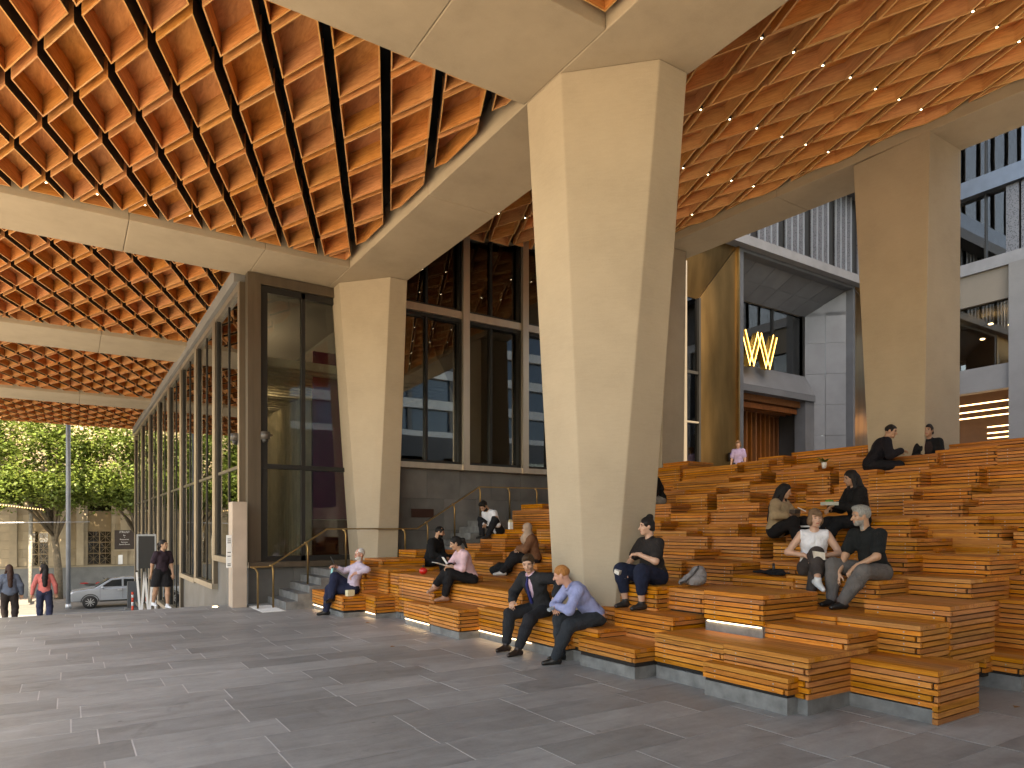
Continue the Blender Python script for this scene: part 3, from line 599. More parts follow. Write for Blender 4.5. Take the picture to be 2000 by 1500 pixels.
# ------------------------------------------------------------------ hotel front on the courtyard
HY_ = 16.3
ht = empty('hotel_front', (22, 16.3, 3), 'hotel front with brass reveals and a deep grey stone portal', 'building')
MB().box(14.2, 18.35, 16.5, 17.0, 3, 14).build('wall', DARKIN, ht)
MB().box(17.3, 17.5, 16.1, 16.5, 3, 10.7).build('window_frame', CHAMP, ht); MB().box(17.5, 18.32, 16.38, 16.4, 3, 7.0).build('pane', GLASS, ht); MB().box(17.5, 18.32, 16.38, 16.4, 7.1, 9.6).build('pane', GLASS, ht); MB().box(17.5, 18.34, 16.32, 16.42, 7.0, 7.1).build('transom', DARKFR, ht); MB().box(18.30, 18.38, 16.28, 16.42, 3, 9.65).build('mullion', DARKFR, ht); MB().box(17.5, 18.34, 16.3, 16.42, 5.3, 5.36).build('transom', CHAMP, ht)
def quad(name, pts, mat, th=.06, nrm=None):
    p = [Vector(q) for q in pts]; n_ = nrm or (p[1]-p[0]).cross(p[3]-p[0]).normalized()
    return MB().hexa(p, [q + Vector(n_)*th for q in p]).build(name, mat, ht, fix=True)
quad('brass_reveal', [(18.38,16.42,3),(20.05,16.12,3),(20.05,16.12,11.72),(18.38,16.42,9.62)], BRASS_P, .05, (0.1, .99, 0))
quad('brass_soffit', [(17.2,16.44,9.66),(18.38,16.44,9.66),(20.05,16.14,11.74),(17.2,16.14,11.74)], BRASS_P, .05, (0, .5, .8))
MB().box(20.05, 20.12, 16.02, 16.4, 3, 11.74).build('brass_edge', BRASS, ht)
PX0, PX1, PZ = 20.13, 27.45, 11.74; IX0, IX1, IY, IZ = 20.6, 26.15, 17.5, 10.62
MB().box(PX0, PX0+.22, 16.05, 17.4, 3, PZ).build('portal_jamb', STONE_G, ht); MB().box(PX1-.14, PX1, 16.05, 17.4, 3, PZ).build('portal_jamb', STONE_G, ht)
MB().box(PX0+.22, PX1-.14, 16.05, 16.4, PZ-.12, PZ).build('portal_head', STONE_G, ht)
for i in range(6):          # right splay, stone panels
    for j in range(2):
        za, zb = 2.98+i*1.3, 2.98+(i+1)*1.3; ta, tb = j/2, (j+1)/2
        if zb > IZ + .5: zb = IZ
        P_ = lambda t, z: (IX1+(PX1-.14-IX1)*t, IY+(16.36-IY)*t, z)
        quad('stone_panel', [P_(ta+.004, za+.005), P_(tb-.004, za+.005), P_(tb-.004, zb-.005), P_(ta+.004, zb-.005)], STONE_G, .05, (.7, .7, 0))
quad('stone_panel', [(IX1,IY,IZ),(PX1-.14,16.36,IZ),(PX1-.14,16.36,PZ-.12),(PX1-.14,16.36,PZ-.12)], STONE_G, .05, (.7, .7, 0))
for i in range(6):          # sloping soffit
    for j in range(2):
        ta, tb = j/2, (j+1)/2; xa, xb = i/6, (i+1)/6
        def S_(t, s): y = IY+(16.4-IY)*t; return (PX0+.22+(IX1+(PX1-.14-IX1)*t-PX0-.22)*s, y, IZ+(PZ-.12-IZ)*t)
        quad('stone_panel', [S_(ta+.003, xa+.002), S_(tb-.003, xa+.002), S_(tb-.003, xb-.002), S_(ta+.003, xb-.002)], STONE_G, .05, (0, .7, .7))
quad('lintel_slope', [(PX0+.22,17.0,7.2),(IX1,17.0,7.2),(IX1,17.5,8.1),(PX0+.22,17.5,8.1)], STONE_G, .3, (0, .8, -.5))
MB().box(PX0+.22, IX1, 17.0, 17.4, 6.95, 7.19).build('lintel', STONE_G, ht)
MB().box(25.6, IX1+.05, 17.1, 17.6, 2.98, 6.95).build('door_jamb', STONE_G, ht)
xs_ = [PX0+.22, 22.2, 24.1, 26.1]
for a, b in zip(xs_, xs_[1:]):
    MB().box(a+.03, b-.03, 17.62, 17.63, 8.1, IZ).build('pane', GLASS, ht); MB().box(b-.03, b+.03, 17.55, 17.68, 8.1, IZ).build('mullion', DARKFR, ht)
MB().box(26.07, 26.4, 17.52, 17.62, 7.9, 10.7).build('mullion', DARKFR, ht); MB().box(26.2, 27.4, 17.55, 17.9, 2.98, 8.2).build('wall', DARKIN, ht); MB().box(26.16, 26.3, 17.62, 19.8, 7.9, 10.8).build('upper_room_wall', DARKIN, ht); MB().box(PX0, IX1, 19.6, 19.8, 7.2, 11).build('upper_room_wall', DARKIN, ht); MB().box(PX0, 26.2, 17.65, 19.8, 10.64, 10.75).build('upper_room_ceiling', PLASTER, ht); MB().box(PX0, 26.2, 17.65, 19.8, 7.9, 8.08).build('upper_room_floor', DARKIN, ht)
for x, y, z in ((21.4, 18.6, 9.6), (22.4, 18.7, 9.55), (24.5, 18.4, 9.55), (24.9, 18.4, 8.3), (23.4, 18.9, 8.7)): MB().ell((x, y, z), .07, .07, .03).build('ceiling_lamp_and_fill', INLAMP, ht)
TF = wood('portal_timber', (.10, .035, .01), (.17, .06, .018), (.24, .09, .03), (6, 6, .5))
MB().box(PX0+.22, 25.6, 17.35, 17.6, 6.7, 6.95).build('timber_head', TF, ht)
for i in range(15): MB().box(20.6+i*.36, 20.68+i*.36, 17.75+i*.05, 18.2+i*.05, 2.98, 6.7).build('timber_fin', TF, ht)
for i in range(8): MB().box(20.4, 25.7, 17.5+i*.3, 17.56+i*.3, 6.45, 6.66).build('ceiling_fin', TF, ht)
MB().box(PX0, 26, 20.2, 20.3, 2.98, 7).build('entry_wall', DARKIN, ht); MB().box(26, 26.1, 17.6, 20.3, 2.98, 7).build('entry_wall', DARKIN, ht); MB().box(PX0, 26, 17.6, 20.3, 6.9, 7).build('entry_ceiling', DARKIN, ht)
quad('brass_reveal', [(PX1+.01,16.12,3),(30.0,16.6,3),(30.0,16.6,11.0),(PX1+.01,16.12,11.72)], BRASS_P, .05, (0, 1, 0))
quad('brass_soffit', [(PX1+.01,16.12,11.74),(30.0,16.6,11.02),(30.0,16.1,11.74),(PX1+.01,16.06,11.74)], BRASS_P, .05, (0, .2, 1))
MB().box(16.5, 30.3, 15.75, 16.6, 11.745, 12.08).build('ledge', M('ledge_white', (.22, .22, .225), .6), ht)
SCR = newmat('perforated_screen'); m_, n_, l_, p_, o_ = SCR; vv = coords(n_, l_, (1, 1, 1)); vo = n_.new('ShaderNodeTexVoronoi'); vo.inputs['Scale'].default_value = 17; l_.new(vv, vo.inputs['Vector'])
l_.new(ramp(n_, l_, vo.outputs['Distance'], [(.2, (.05, .05, .053)), (.34, (.12, .12, .13)), (.6, (.16, .16, .17))]), p_.inputs['Base Color']); p_.inputs['Metallic'].default_value = .5; p_.inputs['Roughness'].default_value = .42; SCRM = m_
x = 16.6; k = 0
while x < 29.9:
    yq = (16.35, 17.0)[k % 2]; w_ = (1.15, .5)[k % 2]
    if k % 2 == 0:
        MB().box(x, x+w_, 16.35, 16.4, 12.085, 15.6).build('screen_panel', SCRM, ht)
        for q in (.0, .36, .74, 1.11): MB().box(x+q, x+q+.035, 16.30, 16.349, 12.085, 15.6).build('screen_rib', STEEL, ht)
    else: MB().hexa([(x,16.42,12.085),(x+w_,16.42,12.085),(x+w_*.8,17.0,12.085),(x+w_*.2,17.0,12.085)], [(x,16.42,15.6),(x+w_,16.42,15.6),(x+w_*.8,17.0,15.6),(x+w_*.2,17.0,15.6)]).build('screen_fold', DARKFR, ht, fix=True)
    x += w_; k += 1
MB().box(16.5, 30.3, 15.7, 17.2, 15.61, 16.1).build('soffit_band', M('dark_soffit', (.07, .07, .075), .5), ht)
MB().box(16.5, 30.3, 15.9, 17.2, 16.1, 17.0).build('spandrel', M('blue_spandrel', (.16, .19, .23), .35, .6), ht)
MB().box(16.5, 30.3, 16.3, 16.4, 17.0, 30).build('glazing', GLASS_R, ht); MB().box(14, 30.3, 17.3, 30, 11.8, 30).build('tower_core', DARKIN, ht)
for i in range(9): MB().box(16.6+i*1.6, 16.66+i*1.6, 16.2, 16.31, 17, 30).build('mullion', DARKFR, ht)
ws = empty('letter_sign', (22.4, 17.15, 8.1), 'large illuminated golden letter W standing above the portal entrance', 'sign')
TOPS = [(21.4, 9.17), (22.34, 9.18), (23.3, 9.22)]; BOTS = [(21.88, 7.92), (22.85, 7.92)]
LEDG = emis('sign_edge', (1.0, .62, .18), 1.7)
for a, b in ((TOPS[0], BOTS[0]), (TOPS[1], BOTS[0]), (TOPS[1], BOTS[1]), (TOPS[2], BOTS[1])):
    A = (a[0], 17.0, a[1]); B = (b[0], 17.0, b[1]); s = MB().bar(A, B, .22, .24, up=(0, 1, 0)).build('letter_stroke', GOLD, ws)
    d = Vector((b[0]-a[0], 0, b[1]-a[1])).normalized(); pn = Vector((d.z, 0, -d.x))*.115
    for sg in (-1, 1): MB().bar(Vector(A)+pn*sg+Vector((0, -.13, 0)), Vector(B)+pn*sg+Vector((0, -.13, 0)), .018, .018).build('lit_edge', LEDG, ws)
kp = MB().box(19.62, 19.78, 16.05, 16.12, 4.05, 4.35).build('intercom', BLACKP); tag(kp, 'small black intercom with a violet screen beside the portal', 'intercom'); MB().box(19.65, 19.75, 16.044, 16.049, 4.2, 4.31).build('screen', emis('violet', (.25, .1, 1), 1.2), kp)
# building closing the courtyard on the right
cb = empty('courtyard_building', (30, 10, 3), 'concrete and dark glass building closing the courtyard at the right edge', 'building')
MB().box(30.0, 30.5, -8, 16.5, 11.74, 12.2).build('ledge', M('ledge_white2', (.21, .21, .215), .6), cb)
MB().box(30.12, 30.5, 11.46, 16.5, 10.5, 11.74).build('spandrel', CONC_B, cb); MB().box(30.06, 30.5, 11.46, 16.5, 7.05, 8.0).build('spandrel', CONC_G, cb)
for a, b in ((9.6, 11.46), (4, 5.5), (-2, -.5)): MB().box(29.9, 30.6, a, b, 2.98, 11.735).build('pier', CONC_G, cb)
MB().box(30.12, 30.5, -8, 9.6, 10.5, 11.74).build('spandrel', CONC_B, cb); MB().box(30.12, 30.5, -8, 9.6, 7.05, 8.0).build('spandrel', CONC_G, cb)
MB().box(30.3, 30.31, -8, 16.5, 8.0, 10.5).build('pane', GLASS, cb); MB().box(33, 33.2, -8, 16.5, 3, 11.5).build('inner_wall', M('warm_interior', (.12, .07, .045), .7), cb); MB().box(30.5, 33, -8, 16.5, 10.4, 10.5).build('inner_ceiling', PLASTER, cb); MB().box(30.5, 33, -8, 16.5, 7.6, 7.7).build('inner_floor', DARKIN, cb)
for y, z in ((12.7, 9.4), (12.0, 9.2), (11.6, 9.0), (13.0, 8.85)): MB().ell((31.5, y, z+.6), .09, .09, .03).build('ceiling_lamp_and_fill', INLAMP, cb)
for i, z in enumerate((6.75, 6.45, 6.2, 5.75, 5.5, 5.3)): MB().box(31.2, 31.24, 11.5, 16 if i < 3 else 12.7, z, z+.035).build('light_line', emis('line%d' % i, (1, .62, .32), 2.2), cb)
MB().box(30.24, 30.28, 11.46, 16.5, 12.2, 14.8).build('glazing', GLASS_R, cb); MB().box(30.9, 31.2, -8, 16.5, 12.2, 30).build('inner_wall', DARKIN, cb)
MB().box(29.9, 30.6, -8, 16.5, 14.8, 15.45).build('spandrel', M('blue_spandrel2', (.15, .18, .22), .35, .6), cb); MB().box(30.24, 30.28, -8, 16.5, 15.45, 28).build('glazing', GLASS_R, cb)
for y in (12.35, 14.2, 9.5, 8): MB().box(30.16, 30.3, y-.03, y+.03, 12.2, 14.8).build('mullion', DARKFR, cb); MB().box(30.16, 30.3, y-.03, y+.03, 15.45, 28).build('mullion', DARKFR, cb)
for i in range(3):
    MB().box(30.1, 30.2, 10.2+i*.5, 10.62+i*.5, 12.21, 14.78).build('screen_panel', SCRM, cb)
MB().box(30.4, 30.44, 11.6, 12.6, 16.6, 16.64).build('light_line', emis('lineU', (1, .8, .5), 4), cb)
tw = empty('shade_tower', (20, -58, -3), 'unseen tower added behind the viewer to shade the courtyard', 'building')
MB().box(5.5, 60, -70, -45, -3, 92).build('glass_body', M('tower_glass', (.10, .13, .17), .15, .3), tw)  # out-of-view mass placed to keep sun off the hotel front
for q in range(24): MB().box(5.3, 60.2, -44.9, -44.4, 1+q*3.8, 2.1+q*3.8).build('floor_band', WHITE, tw)
for q in range(10): MB().box(6+q*5.6, 6.5+q*5.6, -44.95, -44.6, -3, 92).build('pier', CONC_G, tw)
sb_ = empty('light_blocking_building', (20, -11, 0), 'unseen low blocks added behind the viewer to hold back rear light', 'building')
MB().box(-2.6, 6.6, -26, -9.05, -3, 9.2).build('wall', CONC_G, sb_); MB().box(6.6, 44, -26, -20, -3, 9.2).build('wall', CONC_G, sb_)  # unseen masses added to block low light from behind
for q in range(6): MB().box(18+q*4, 20.4+q*4, -19.99, -19.9, 3.5, 7.5).build('window', GLASS_R, sb_)
# ------------------------------------------------------------------ street: building, trees, vehicles, poles
bk = empty('stone_bank_building', (0, 56.2, -2.9), 'warm sandstone building across the street with metal lattice windows', 'building')
SAND = M('sandstone', (.33, .265, .175), .8, var=.14, scale=2.0, bmp=.2, rv=.10, detail=6)
SANDC = M('sandstone_joint', (.26, .21, .14), .9)
openings = [(-2.25, -1.15), (1.12, 2.55), (-6.4, -5.2), (5.4, 6.8)]
MB().box(-24, 24, 56.62, 60, -2.9, 22).build('wall', SANDC, bk)
MB().box(-24, 24, 56.02, 56.24, -2.9, -.98).build('plinth', M('basalt_plinth', (.15, .15, .14), .7, var=.2, scale=1.5), bk); MB().box(-24, 24, 55.98, 56.24, -1.0, -.9).build('plinth_cap', SAND, bk)
r_ = random.Random(5); z = -.88; row = 0
while z < 9.0:
    h = .58; x = -8 - (.6 if row % 2 else 0)
    while x < 8:
        xa, xb = x, x+1.2; segs = [(xa, xb)]
        if z < 5.2:
            for o0, o1 in openings:
                ns = []
                for a, b in segs:
                    if b <= o0 or a >= o1: ns.append((a, b))
                    else:
                        if a < o0: ns.append((a, o0))
                        if b > o1: ns.append((o1, b))
                segs = ns
        for a, b in segs:
            if b-a > .08: MB().box(a+.006, b-.006, 56.1, 56.63, z+.006, z+h-.006).build('ashlar_block', SAND, bk)
        x = xb
    z += h; row += 1
MB().box(-24, -8.7, 56.1, 56.24, -.88, 22).build('wall_face', SAND, bk); MB().box(8.4, 24, 56.1, 56.24, -.88, 22).build('wall_face', SAND, bk); MB().box(-8.7, 8.4, 56.1, 56.24, z+.01, 22).build('wall_face', SAND, bk)
for a in (.45, 3.1, -3.3, -.5): MB().box(a, a+.42, 55.9, 56.09, -.88, 9).build('pilaster', SAND, bk)
LAT = M('bronze_lattice', (.20, .15, .09), .45, .6)
for o0, o1 in openings[:3]:
    wd = empty('window', (o0, 56.2, -.9)); adopt(wd, bk); wd['_w'] = (0, 0, 0); wd.matrix_basis = Matrix.Identity(4)
    MB().box(o0, o1, 56.44, 56.46, -.88, 1.5).build('pane', GLASS, wd); MB().box(o0, o1, 56.3, 56.5, 1.5, 2.9).build('bronze_spandrel', LAT, wd); MB().box(o0, o1, 56.44, 56.46, 2.9, 5.2).build('pane', GLASS, wd)
    m = MB(); w2 = (o1-o0)
    for q in range(3): m.box(o0+w2*q/2-.03, o0+w2*q/2+.03, 56.36, 56.42, -.88, 1.5)
    for q in range(4): m.box(o0, o1, 56.361, 56.419, -.88+.78*q, -.82+.78*q)
    for q in range(3):
        for s in range(2):
            a = o0+w2*s/2; b = a+w2/2; c = -.85+.78*q; d = c+.78
            for p0, p1 in (((a, c), (b, d)), ((a, d), (b, c)), (((a+b)/2, c), ((a+b)/2, d)), ((a, (c+d)/2), (b, (c+d)/2))): m.bar((p0[0], 56.39, p0[1]), (p1[0], 56.39, p1[1]), .022, .022)
    m.build('lattice', LAT, wd)
sgn = empty('restaurant_sign', (3.2, 55.85, .2), 'dark brown restaurant sign board with pale lettering on the sandstone front', 'sign')
MB().box(2.72, 3.95, 55.80, 55.88, .2, 1.56).build('board', M('sign_brown', (.035, .022, .018), .5), sgn); MB().box(2.66, 4.0, 55.78, 55.9, .08, .19).build('ledge', SAND, sgn)
for s_, z_, sz in (('iTRUST', 1.42, .21), ('Bar', 1.19, .12), ('&', 1.05, .09), ('Restaurant', .90, .13), ('Function', .70, .12), ('Special Events', .55, .12)): text('lettering', s_, (3.33, 55.795, z_), sz, WHITE, sgn)
mn = MB().box(2.95, 3.22, 55.84, 55.88, -.86, -.2).build('menu_board', WHITE); tag(mn, 'small white menu board fixed below the restaurant sign', 'menu')
BARK = M('plane_bark', (.13, .108, .078), .9, var=.35, scale=6, bmp=.4, detail=6)
def leafmat(name, c):
    m, n, l, p, o = newmat(name); rnd = rand(n, l)
    h = n.new('ShaderNodeHueSaturation'); h.inputs['Color'].default_value = (*c, 1); l.new(math_node(n, l, 'ADD', .75, math_node(n, l, 'MULTIPLY', rnd, .55)), h.inputs['Value'])
    l.new(math_node(n, l, 'ADD', .48, math_node(n, l, 'MULTIPLY', math_node(n, l, 'FRACT', math_node(n, l, 'MULTIPLY', rnd, 5.3)), .035)), h.inputs['Hue'])
    l.new(h.outputs[0], p.inputs['Base Color']); p.inputs['Roughness'].default_value = .5
    t = n.new('ShaderNodeBsdfTranslucent'); l.new(h.outputs[0], t.inputs[0]); x = n.new('ShaderNodeMixShader'); x.inputs[0].default_value = .42
    l.new(p.outputs[0], x.inputs[1]); l.new(t.outputs[0], x.inputs[2]); l.new(x.outputs[0], o.inputs[0]); return m
LEAF = leafmat('plane_leaf', (.125, .175, .036))
def tree(label, base, lean, crowns, nleaf, seed, tr=.26):
    rg = np.random.RandomState(seed); t = empty('plane_tree', base, label, 'tree', 'street plane trees')
    b = Vector(base); top = b + Vector((lean[0], lean[1], 6.2)); m = MB()
    m.tube([b, b+(top-b)*.3+Vector((.08,0,0)), b+(top-b)*.62, top], tr, 12, r2=tr*.6)
    for (c, rad) in crowns:
        for q in range(5):
            tgt = Vector(c) + Vector(rg.uniform(-.7, .7, 3)*np.array(rad)); s0 = b+(top-b)*rg.uniform(.55, .95); mid = (s0+tgt)/2+Vector((0, 0, rg.uniform(-.3, .5)))
            m.tube([s0, mid, tgt], .11, 6, r2=.025)
    m.build('trunk', BARK, t, True)
    P = []
    for (c, rad) in crowns:
        ncl = max(8, int(nleaf/len(crowns)/90))
        d = rg.normal(size=(ncl, 3)); d /= np.linalg.norm(d, axis=1)[:, None]; rr = rg.uniform(.35, 1, ncl)**.5
        cl = np.array(c) + d*rr[:, None]*np.array(rad)
        for q in cl: P.append(q + rg.normal(size=(90, 3))*np.array([.44, .44, .32]))
    P = np.concatenate(P); n = len(P); a = rg.normal(size=(n, 3)); a[:, 2] *= .5; a /= np.linalg.norm(a, axis=1)[:, None]
    u = rg.normal(size=(n, 3)); u[:, 2] = np.abs(u[:, 2])+.6; bb = np.cross(a, u); bb /= np.linalg.norm(bb, axis=1)[:, None]
    s = rg.uniform(.06, .16, n)[:, None]
    V = np.stack([P - a*s, P + bb*s*.62 - a*s*.15, P + a*s, P - bb*s*.62 - a*s*.15], 1).reshape(-1, 3)
    me = bpy.data.meshes.new('crown'); me.from_pydata(V.tolist(), [], np.arange(4*n).reshape(-1, 4).tolist()); me.materials.append(LEAF); me.update()
    link_mesh('crown', me, t); return t
tree('plane tree with thick bent trunk in front of the sandstone wall', (-.55, 53.2, -2.9), (-.3, -.6, 0), [((-1.2, 51.0, 5.8), (2.4, 2.0, 2.2)), ((.3, 51.5, 8.3), (2.8, 2.2, 2.6)), ((-2.6, 52, 7.8), (2.6, 2, 3)), ((.2, 50.6, 4.0), (1.3, 1.2, .9)), ((-2.6, 50.8, 4.2), (1.1, 1.2, .8))], 21000, 1)
tree('bright leafed plane tree at the right beside the glazed facade', (4.4, 53.4, -2.9), (-.6, -.8, 0), [((2.6, 50.6, 5.9), (1.9, 1.8, 2.0)), ((3.6, 51.2, 8.2), (2.6, 2, 2.6)), ((1.3, 50.8, 4.4), (1.2, 1.2, 1.1)), ((3.2, 50.4, 3.9), (1.0, 1.0, .8))], 17000, 2)
tree('plane tree at the far left edge of the street', (-5.6, 53.0, -2.9), (.2, -.6, 0), [((-4.4, 51.4, 5.4), (2.0, 1.8, 2.2)), ((-5.0, 52, 8.2), (2.6, 2, 2.6)), ((-4.0, 50.6, 3.8), (1.2, 1.2, .8))], 12000, 4)
st_ = MB().tube([(-2.0, 51.6, -2.9), (-1.98, 51.6, 0), (-1.95, 51.6, 4.5)], .11, 10).build('mottled_pole', M('pole_pale', (.20, .19, .165), .8, var=.4, scale=9), smooth=True); tag(st_, 'pale mottled pole standing left of the thick tree trunk', 'pole')
sl = empty('street_pole', (-.03, 47.0, -2.9), 'tall plain grey steel pole on the footpath before the car', 'pole'); MB().tube([(-.02, 46.2, -2.9), (-.02, 46.2, 14)], .12, 14).build('shaft', M('pole_grey', (.19, .21, .24), .5, .2), sl, True); MB().tube([(-.02, 46.2, -2.9), (-.02, 46.2, -2.6)], .15, 14).build('base', STEEL, sl, True)
tag(MB().tube([(-7, 45.5, 1.95), (-3, 45.5, 1.98), (1.0, 45.5, 2.05)], .022, 6).build('tram_wire', STEEL), 'thin pale overhead wire crossing in front of the trunk', 'wire')
fl = empty('festoon_lights', (-3.5, 46.5, 3), 'short string of small warm festoon lights at the left', 'string lights'); MB().tube([(-4.2, 46.5, 3.12), (-2.6, 46.5, 2.95), (-1.2, 46.5, 2.72)], .02, 5).build('cable', BLACKP, fl)
m = MB()
for q in range(26): m.ell((-4.2+q*.12, 46.5, 3.10-.0148*q), .035, .035, .04, 6, 4)
m.build('bulbs', emis('festoon', (1, .7, .35), .7), fl)['kind'] = 'stuff'
tag(MB().box(-4.05, -3.85, 48.5, 48.8, .5, 1.0).build('signal_box', BLACKP), 'black signal head at the left edge of the picture', 'signal')
# car: silver double cab pickup, nose to the left
car = empty('parked_car', (2.4, 47.8, -3.03), 'silver white double cab pickup parked at the kerb', 'car')
PAINT = M('car_paint', (.34, .36, .38), .25, .35, var=.03); CGL = glass('car_glass', (.25, .27, .28), 1.7); TYRE = M('tyre', (.02, .02, .02), .8); RIM = M('alloy', (.5, .5, .5), .3, .9)
CX, CY0, CY1, CZ = 0.05, 47.0, 48.85, -3.03
def sect(x, z, y): return (CX+x, y, CZ+z)
prof_lo = [(0.06, .42), (.0, .62), (.02, .92), (.18, 1.04), (1.25, 1.18), (3.6, 1.22), (5.25, 1.20), (5.3, .55), (5.2, .42)]
body = MB(); n_ = len(prof_lo)
ringA = [sect(x, z, CY0+.04*(z > 1.0)) for x, z in prof_lo]; ringB = [sect(x, z, CY1-.04*(z > 1.0)) for x, z in prof_lo]
body.hexa(ringA, ringB); o = body.build('body', PAINT, car, fix=True); bevel(o, .07, 3)
cab = [(1.2, 1.17), (2.05, 1.70), (3.1, 1.78), (3.75, 1.70), (3.95, 1.2)]
o = MB().hexa([sect(x, z, CY0+.06+(z-1.17)*.28) for x, z in cab], [sect(x, z, CY1-.06-(z-1.17)*.28) for x, z in cab]).build('cabin', PAINT, car, fix=True); bevel(o, .05, 3)
for pts in (((1.55, 1.26), (2.12, 1.62), (2.62, 1.67), (2.62, 1.26)), ((2.72, 1.26), (2.72, 1.67), (3.4, 1.66), (3.68, 1.26))):
    MB().hexa([sect(x, z, CY0+.045+(z-1.17)*.28) for x, z in pts], [sect(x, z, CY0+.075+(z-1.17)*.28) for x, z in pts]).build('side_window', M('car_window', (.02, .022, .022), .08), car, fix=True)
MB().hexa([sect(1.28, 1.2, CY0+.15), sect(1.28, 1.2, CY1-.15), sect(2.02, 1.66, CY1-.27), sect(2.02, 1.66, CY0+.27)], [sect(1.24, 1.25, CY0+.15), sect(1.24, 1.25, CY1-.15), sect(1.98, 1.71, CY1-.27), sect(1.98, 1.71, CY0+.27)]).build('windscreen', M('windscreen', (.03, .033, .035), .08), car, fix=True)
for x in (1.0, 4.25):
    wh = MB().tube([sect(x, .38, CY0-.01), sect(x, .38, CY0+.24)], .385, 22).build('wheel', TYRE, car, True)
    MB().tube([sect(x, .38, CY0-.02), sect(x, .38, CY0)], .25, 18).build('rim', BLACKP, wh)
    for q in range(9):
        a_ = 2*math.pi*q/9; MB().bar(sect(x, .38, CY0-.028), sect(x+.24*math.cos(a_), .38+.24*math.sin(a_), CY0-.028), .04, .012, up=(0, 1, 0)).build('spoke', RIM, wh)
    arch = MB()
    for q in range(9):
        a0, a1 = math.pi*q/9, math.pi*(q+1)/9; arch.bar(sect(x+.45*math.cos(a0), .40+.45*math.sin(a0), CY0), sect(x+.45*math.cos(a1), .40+.45*math.sin(a1), CY0), .05, .08, up=(0, 1, 0))
    arch.build('wheel_arch', BLACKP, car)
    MB().tube([sect(x, .38, CY1-.24), sect(x, .38, CY1+.01)], .385, 18).build('wheel', TYRE, car, True)
MB().ell(sect(.2, .93, CY0+.1), .2, .08, .08).build('headlight', WHITE, car, True); MB().ell(sect(1.62, 1.22, CY0-.1), .09, .1, .09).build('mirror', PAINT, car, True)
MB().box(CX+2.4, CX+2.62, CY0-.02, CY0+.02, CZ+1.02, CZ+1.06).build('door_handle', RIM, car); MB().box(CX+2.66, CX+2.67, CY0-.003, CY0+.05, CZ+.55, CZ+1.2).build('door_gap', BLACKP, car); MB().box(CX+1.5, CX+1.51, CY0-.003, CY0+.05, CZ+.6, CZ+1.18).build('door_gap', BLACKP, car); MB().box(CX+1.5, CX+3.7, CY0-.01, CY0+.1, CZ+.38, CZ+.47).build('side_step', BLACKP, car)
mc = empty('motorcycle', (1.6, 52.6, -2.9), 'red motorcycle parked beyond the pickup', 'motorcycle'); RED = M('red_paint', (.35, .02, .02), .3)
for x in (.95, 2.3): 
    rg_ = [(x+.3*math.cos(a), 52.6, -2.58+.3*math.sin(a)) for a in np.linspace(0, 2*math.pi, 17)]; MB().tube(rg_, .05, 6).build('wheel', TYRE, mc, True)
MB().ell((1.75, 52.6, -1.98), .3, .16, .14).build('fuel_tank', RED, mc, True); MB().ell((1.25, 52.6, -2.0), .4, .14, .08).build('seat', BLACKP, mc, True); MB().ell((1.6, 52.6, -2.38), .28, .18, .22).build('engine', STEEL, mc, True); MB().tube([(2.3, 52.6, -2.58), (2.08, 52.6, -1.8), (2.0, 52.6, -1.68)], .035, 6).build('fork', STEEL, mc); MB().tube([(1.9, 52.2, -1.6), (2.05, 52.6, -1.68), (1.9, 53.0, -1.6)], .022, 6).build('handlebar', BLACKP, mc); MB().ell((2.15, 52.6, -1.8), .1, .1, .1).build('headlamp', WHITE, mc, True); MB().ell((.85, 52.6, -1.9), .25, .1, .05).build('tail', RED, mc, True)
cbn = empty('utility_cabinet', (3.3, 43.6, -2.9), 'dark utility cabinet on the footpath by the facade end', 'cabinet'); MB().box(2.75, 3.6, 43.4, 43.9, -2.75, -1.3).build('box', M('cabinet', (.06, .065, .07), .5), cbn); MB().box(2.62, 3.7, 43.3, 44.0, -2.895, -2.75).build('base', STONE, cbn)
bl = empty('bollard', (2.95, 42.6, -2.9), 'orange and white striped plastic bollard on the footpath', 'bollard'); ORG = M('bollard_orange', (.65, .06, .02), .5)
for i, (a, b) in enumerate(((0, .35), (.35, .55), (.55, .8), (.8, .95), (.95, 1.1))): MB().tube([(2.93, 42.6, -2.9+a), (2.93, 42.6, -2.9+b)], .06, 10).build('band', WHITE if i % 2 else ORG, bl, True)
MB().tube([(2.93, 42.6, -2.9), (2.93, 42.6, -2.86)], .18, 12).build('foot', BLACKP, bl)
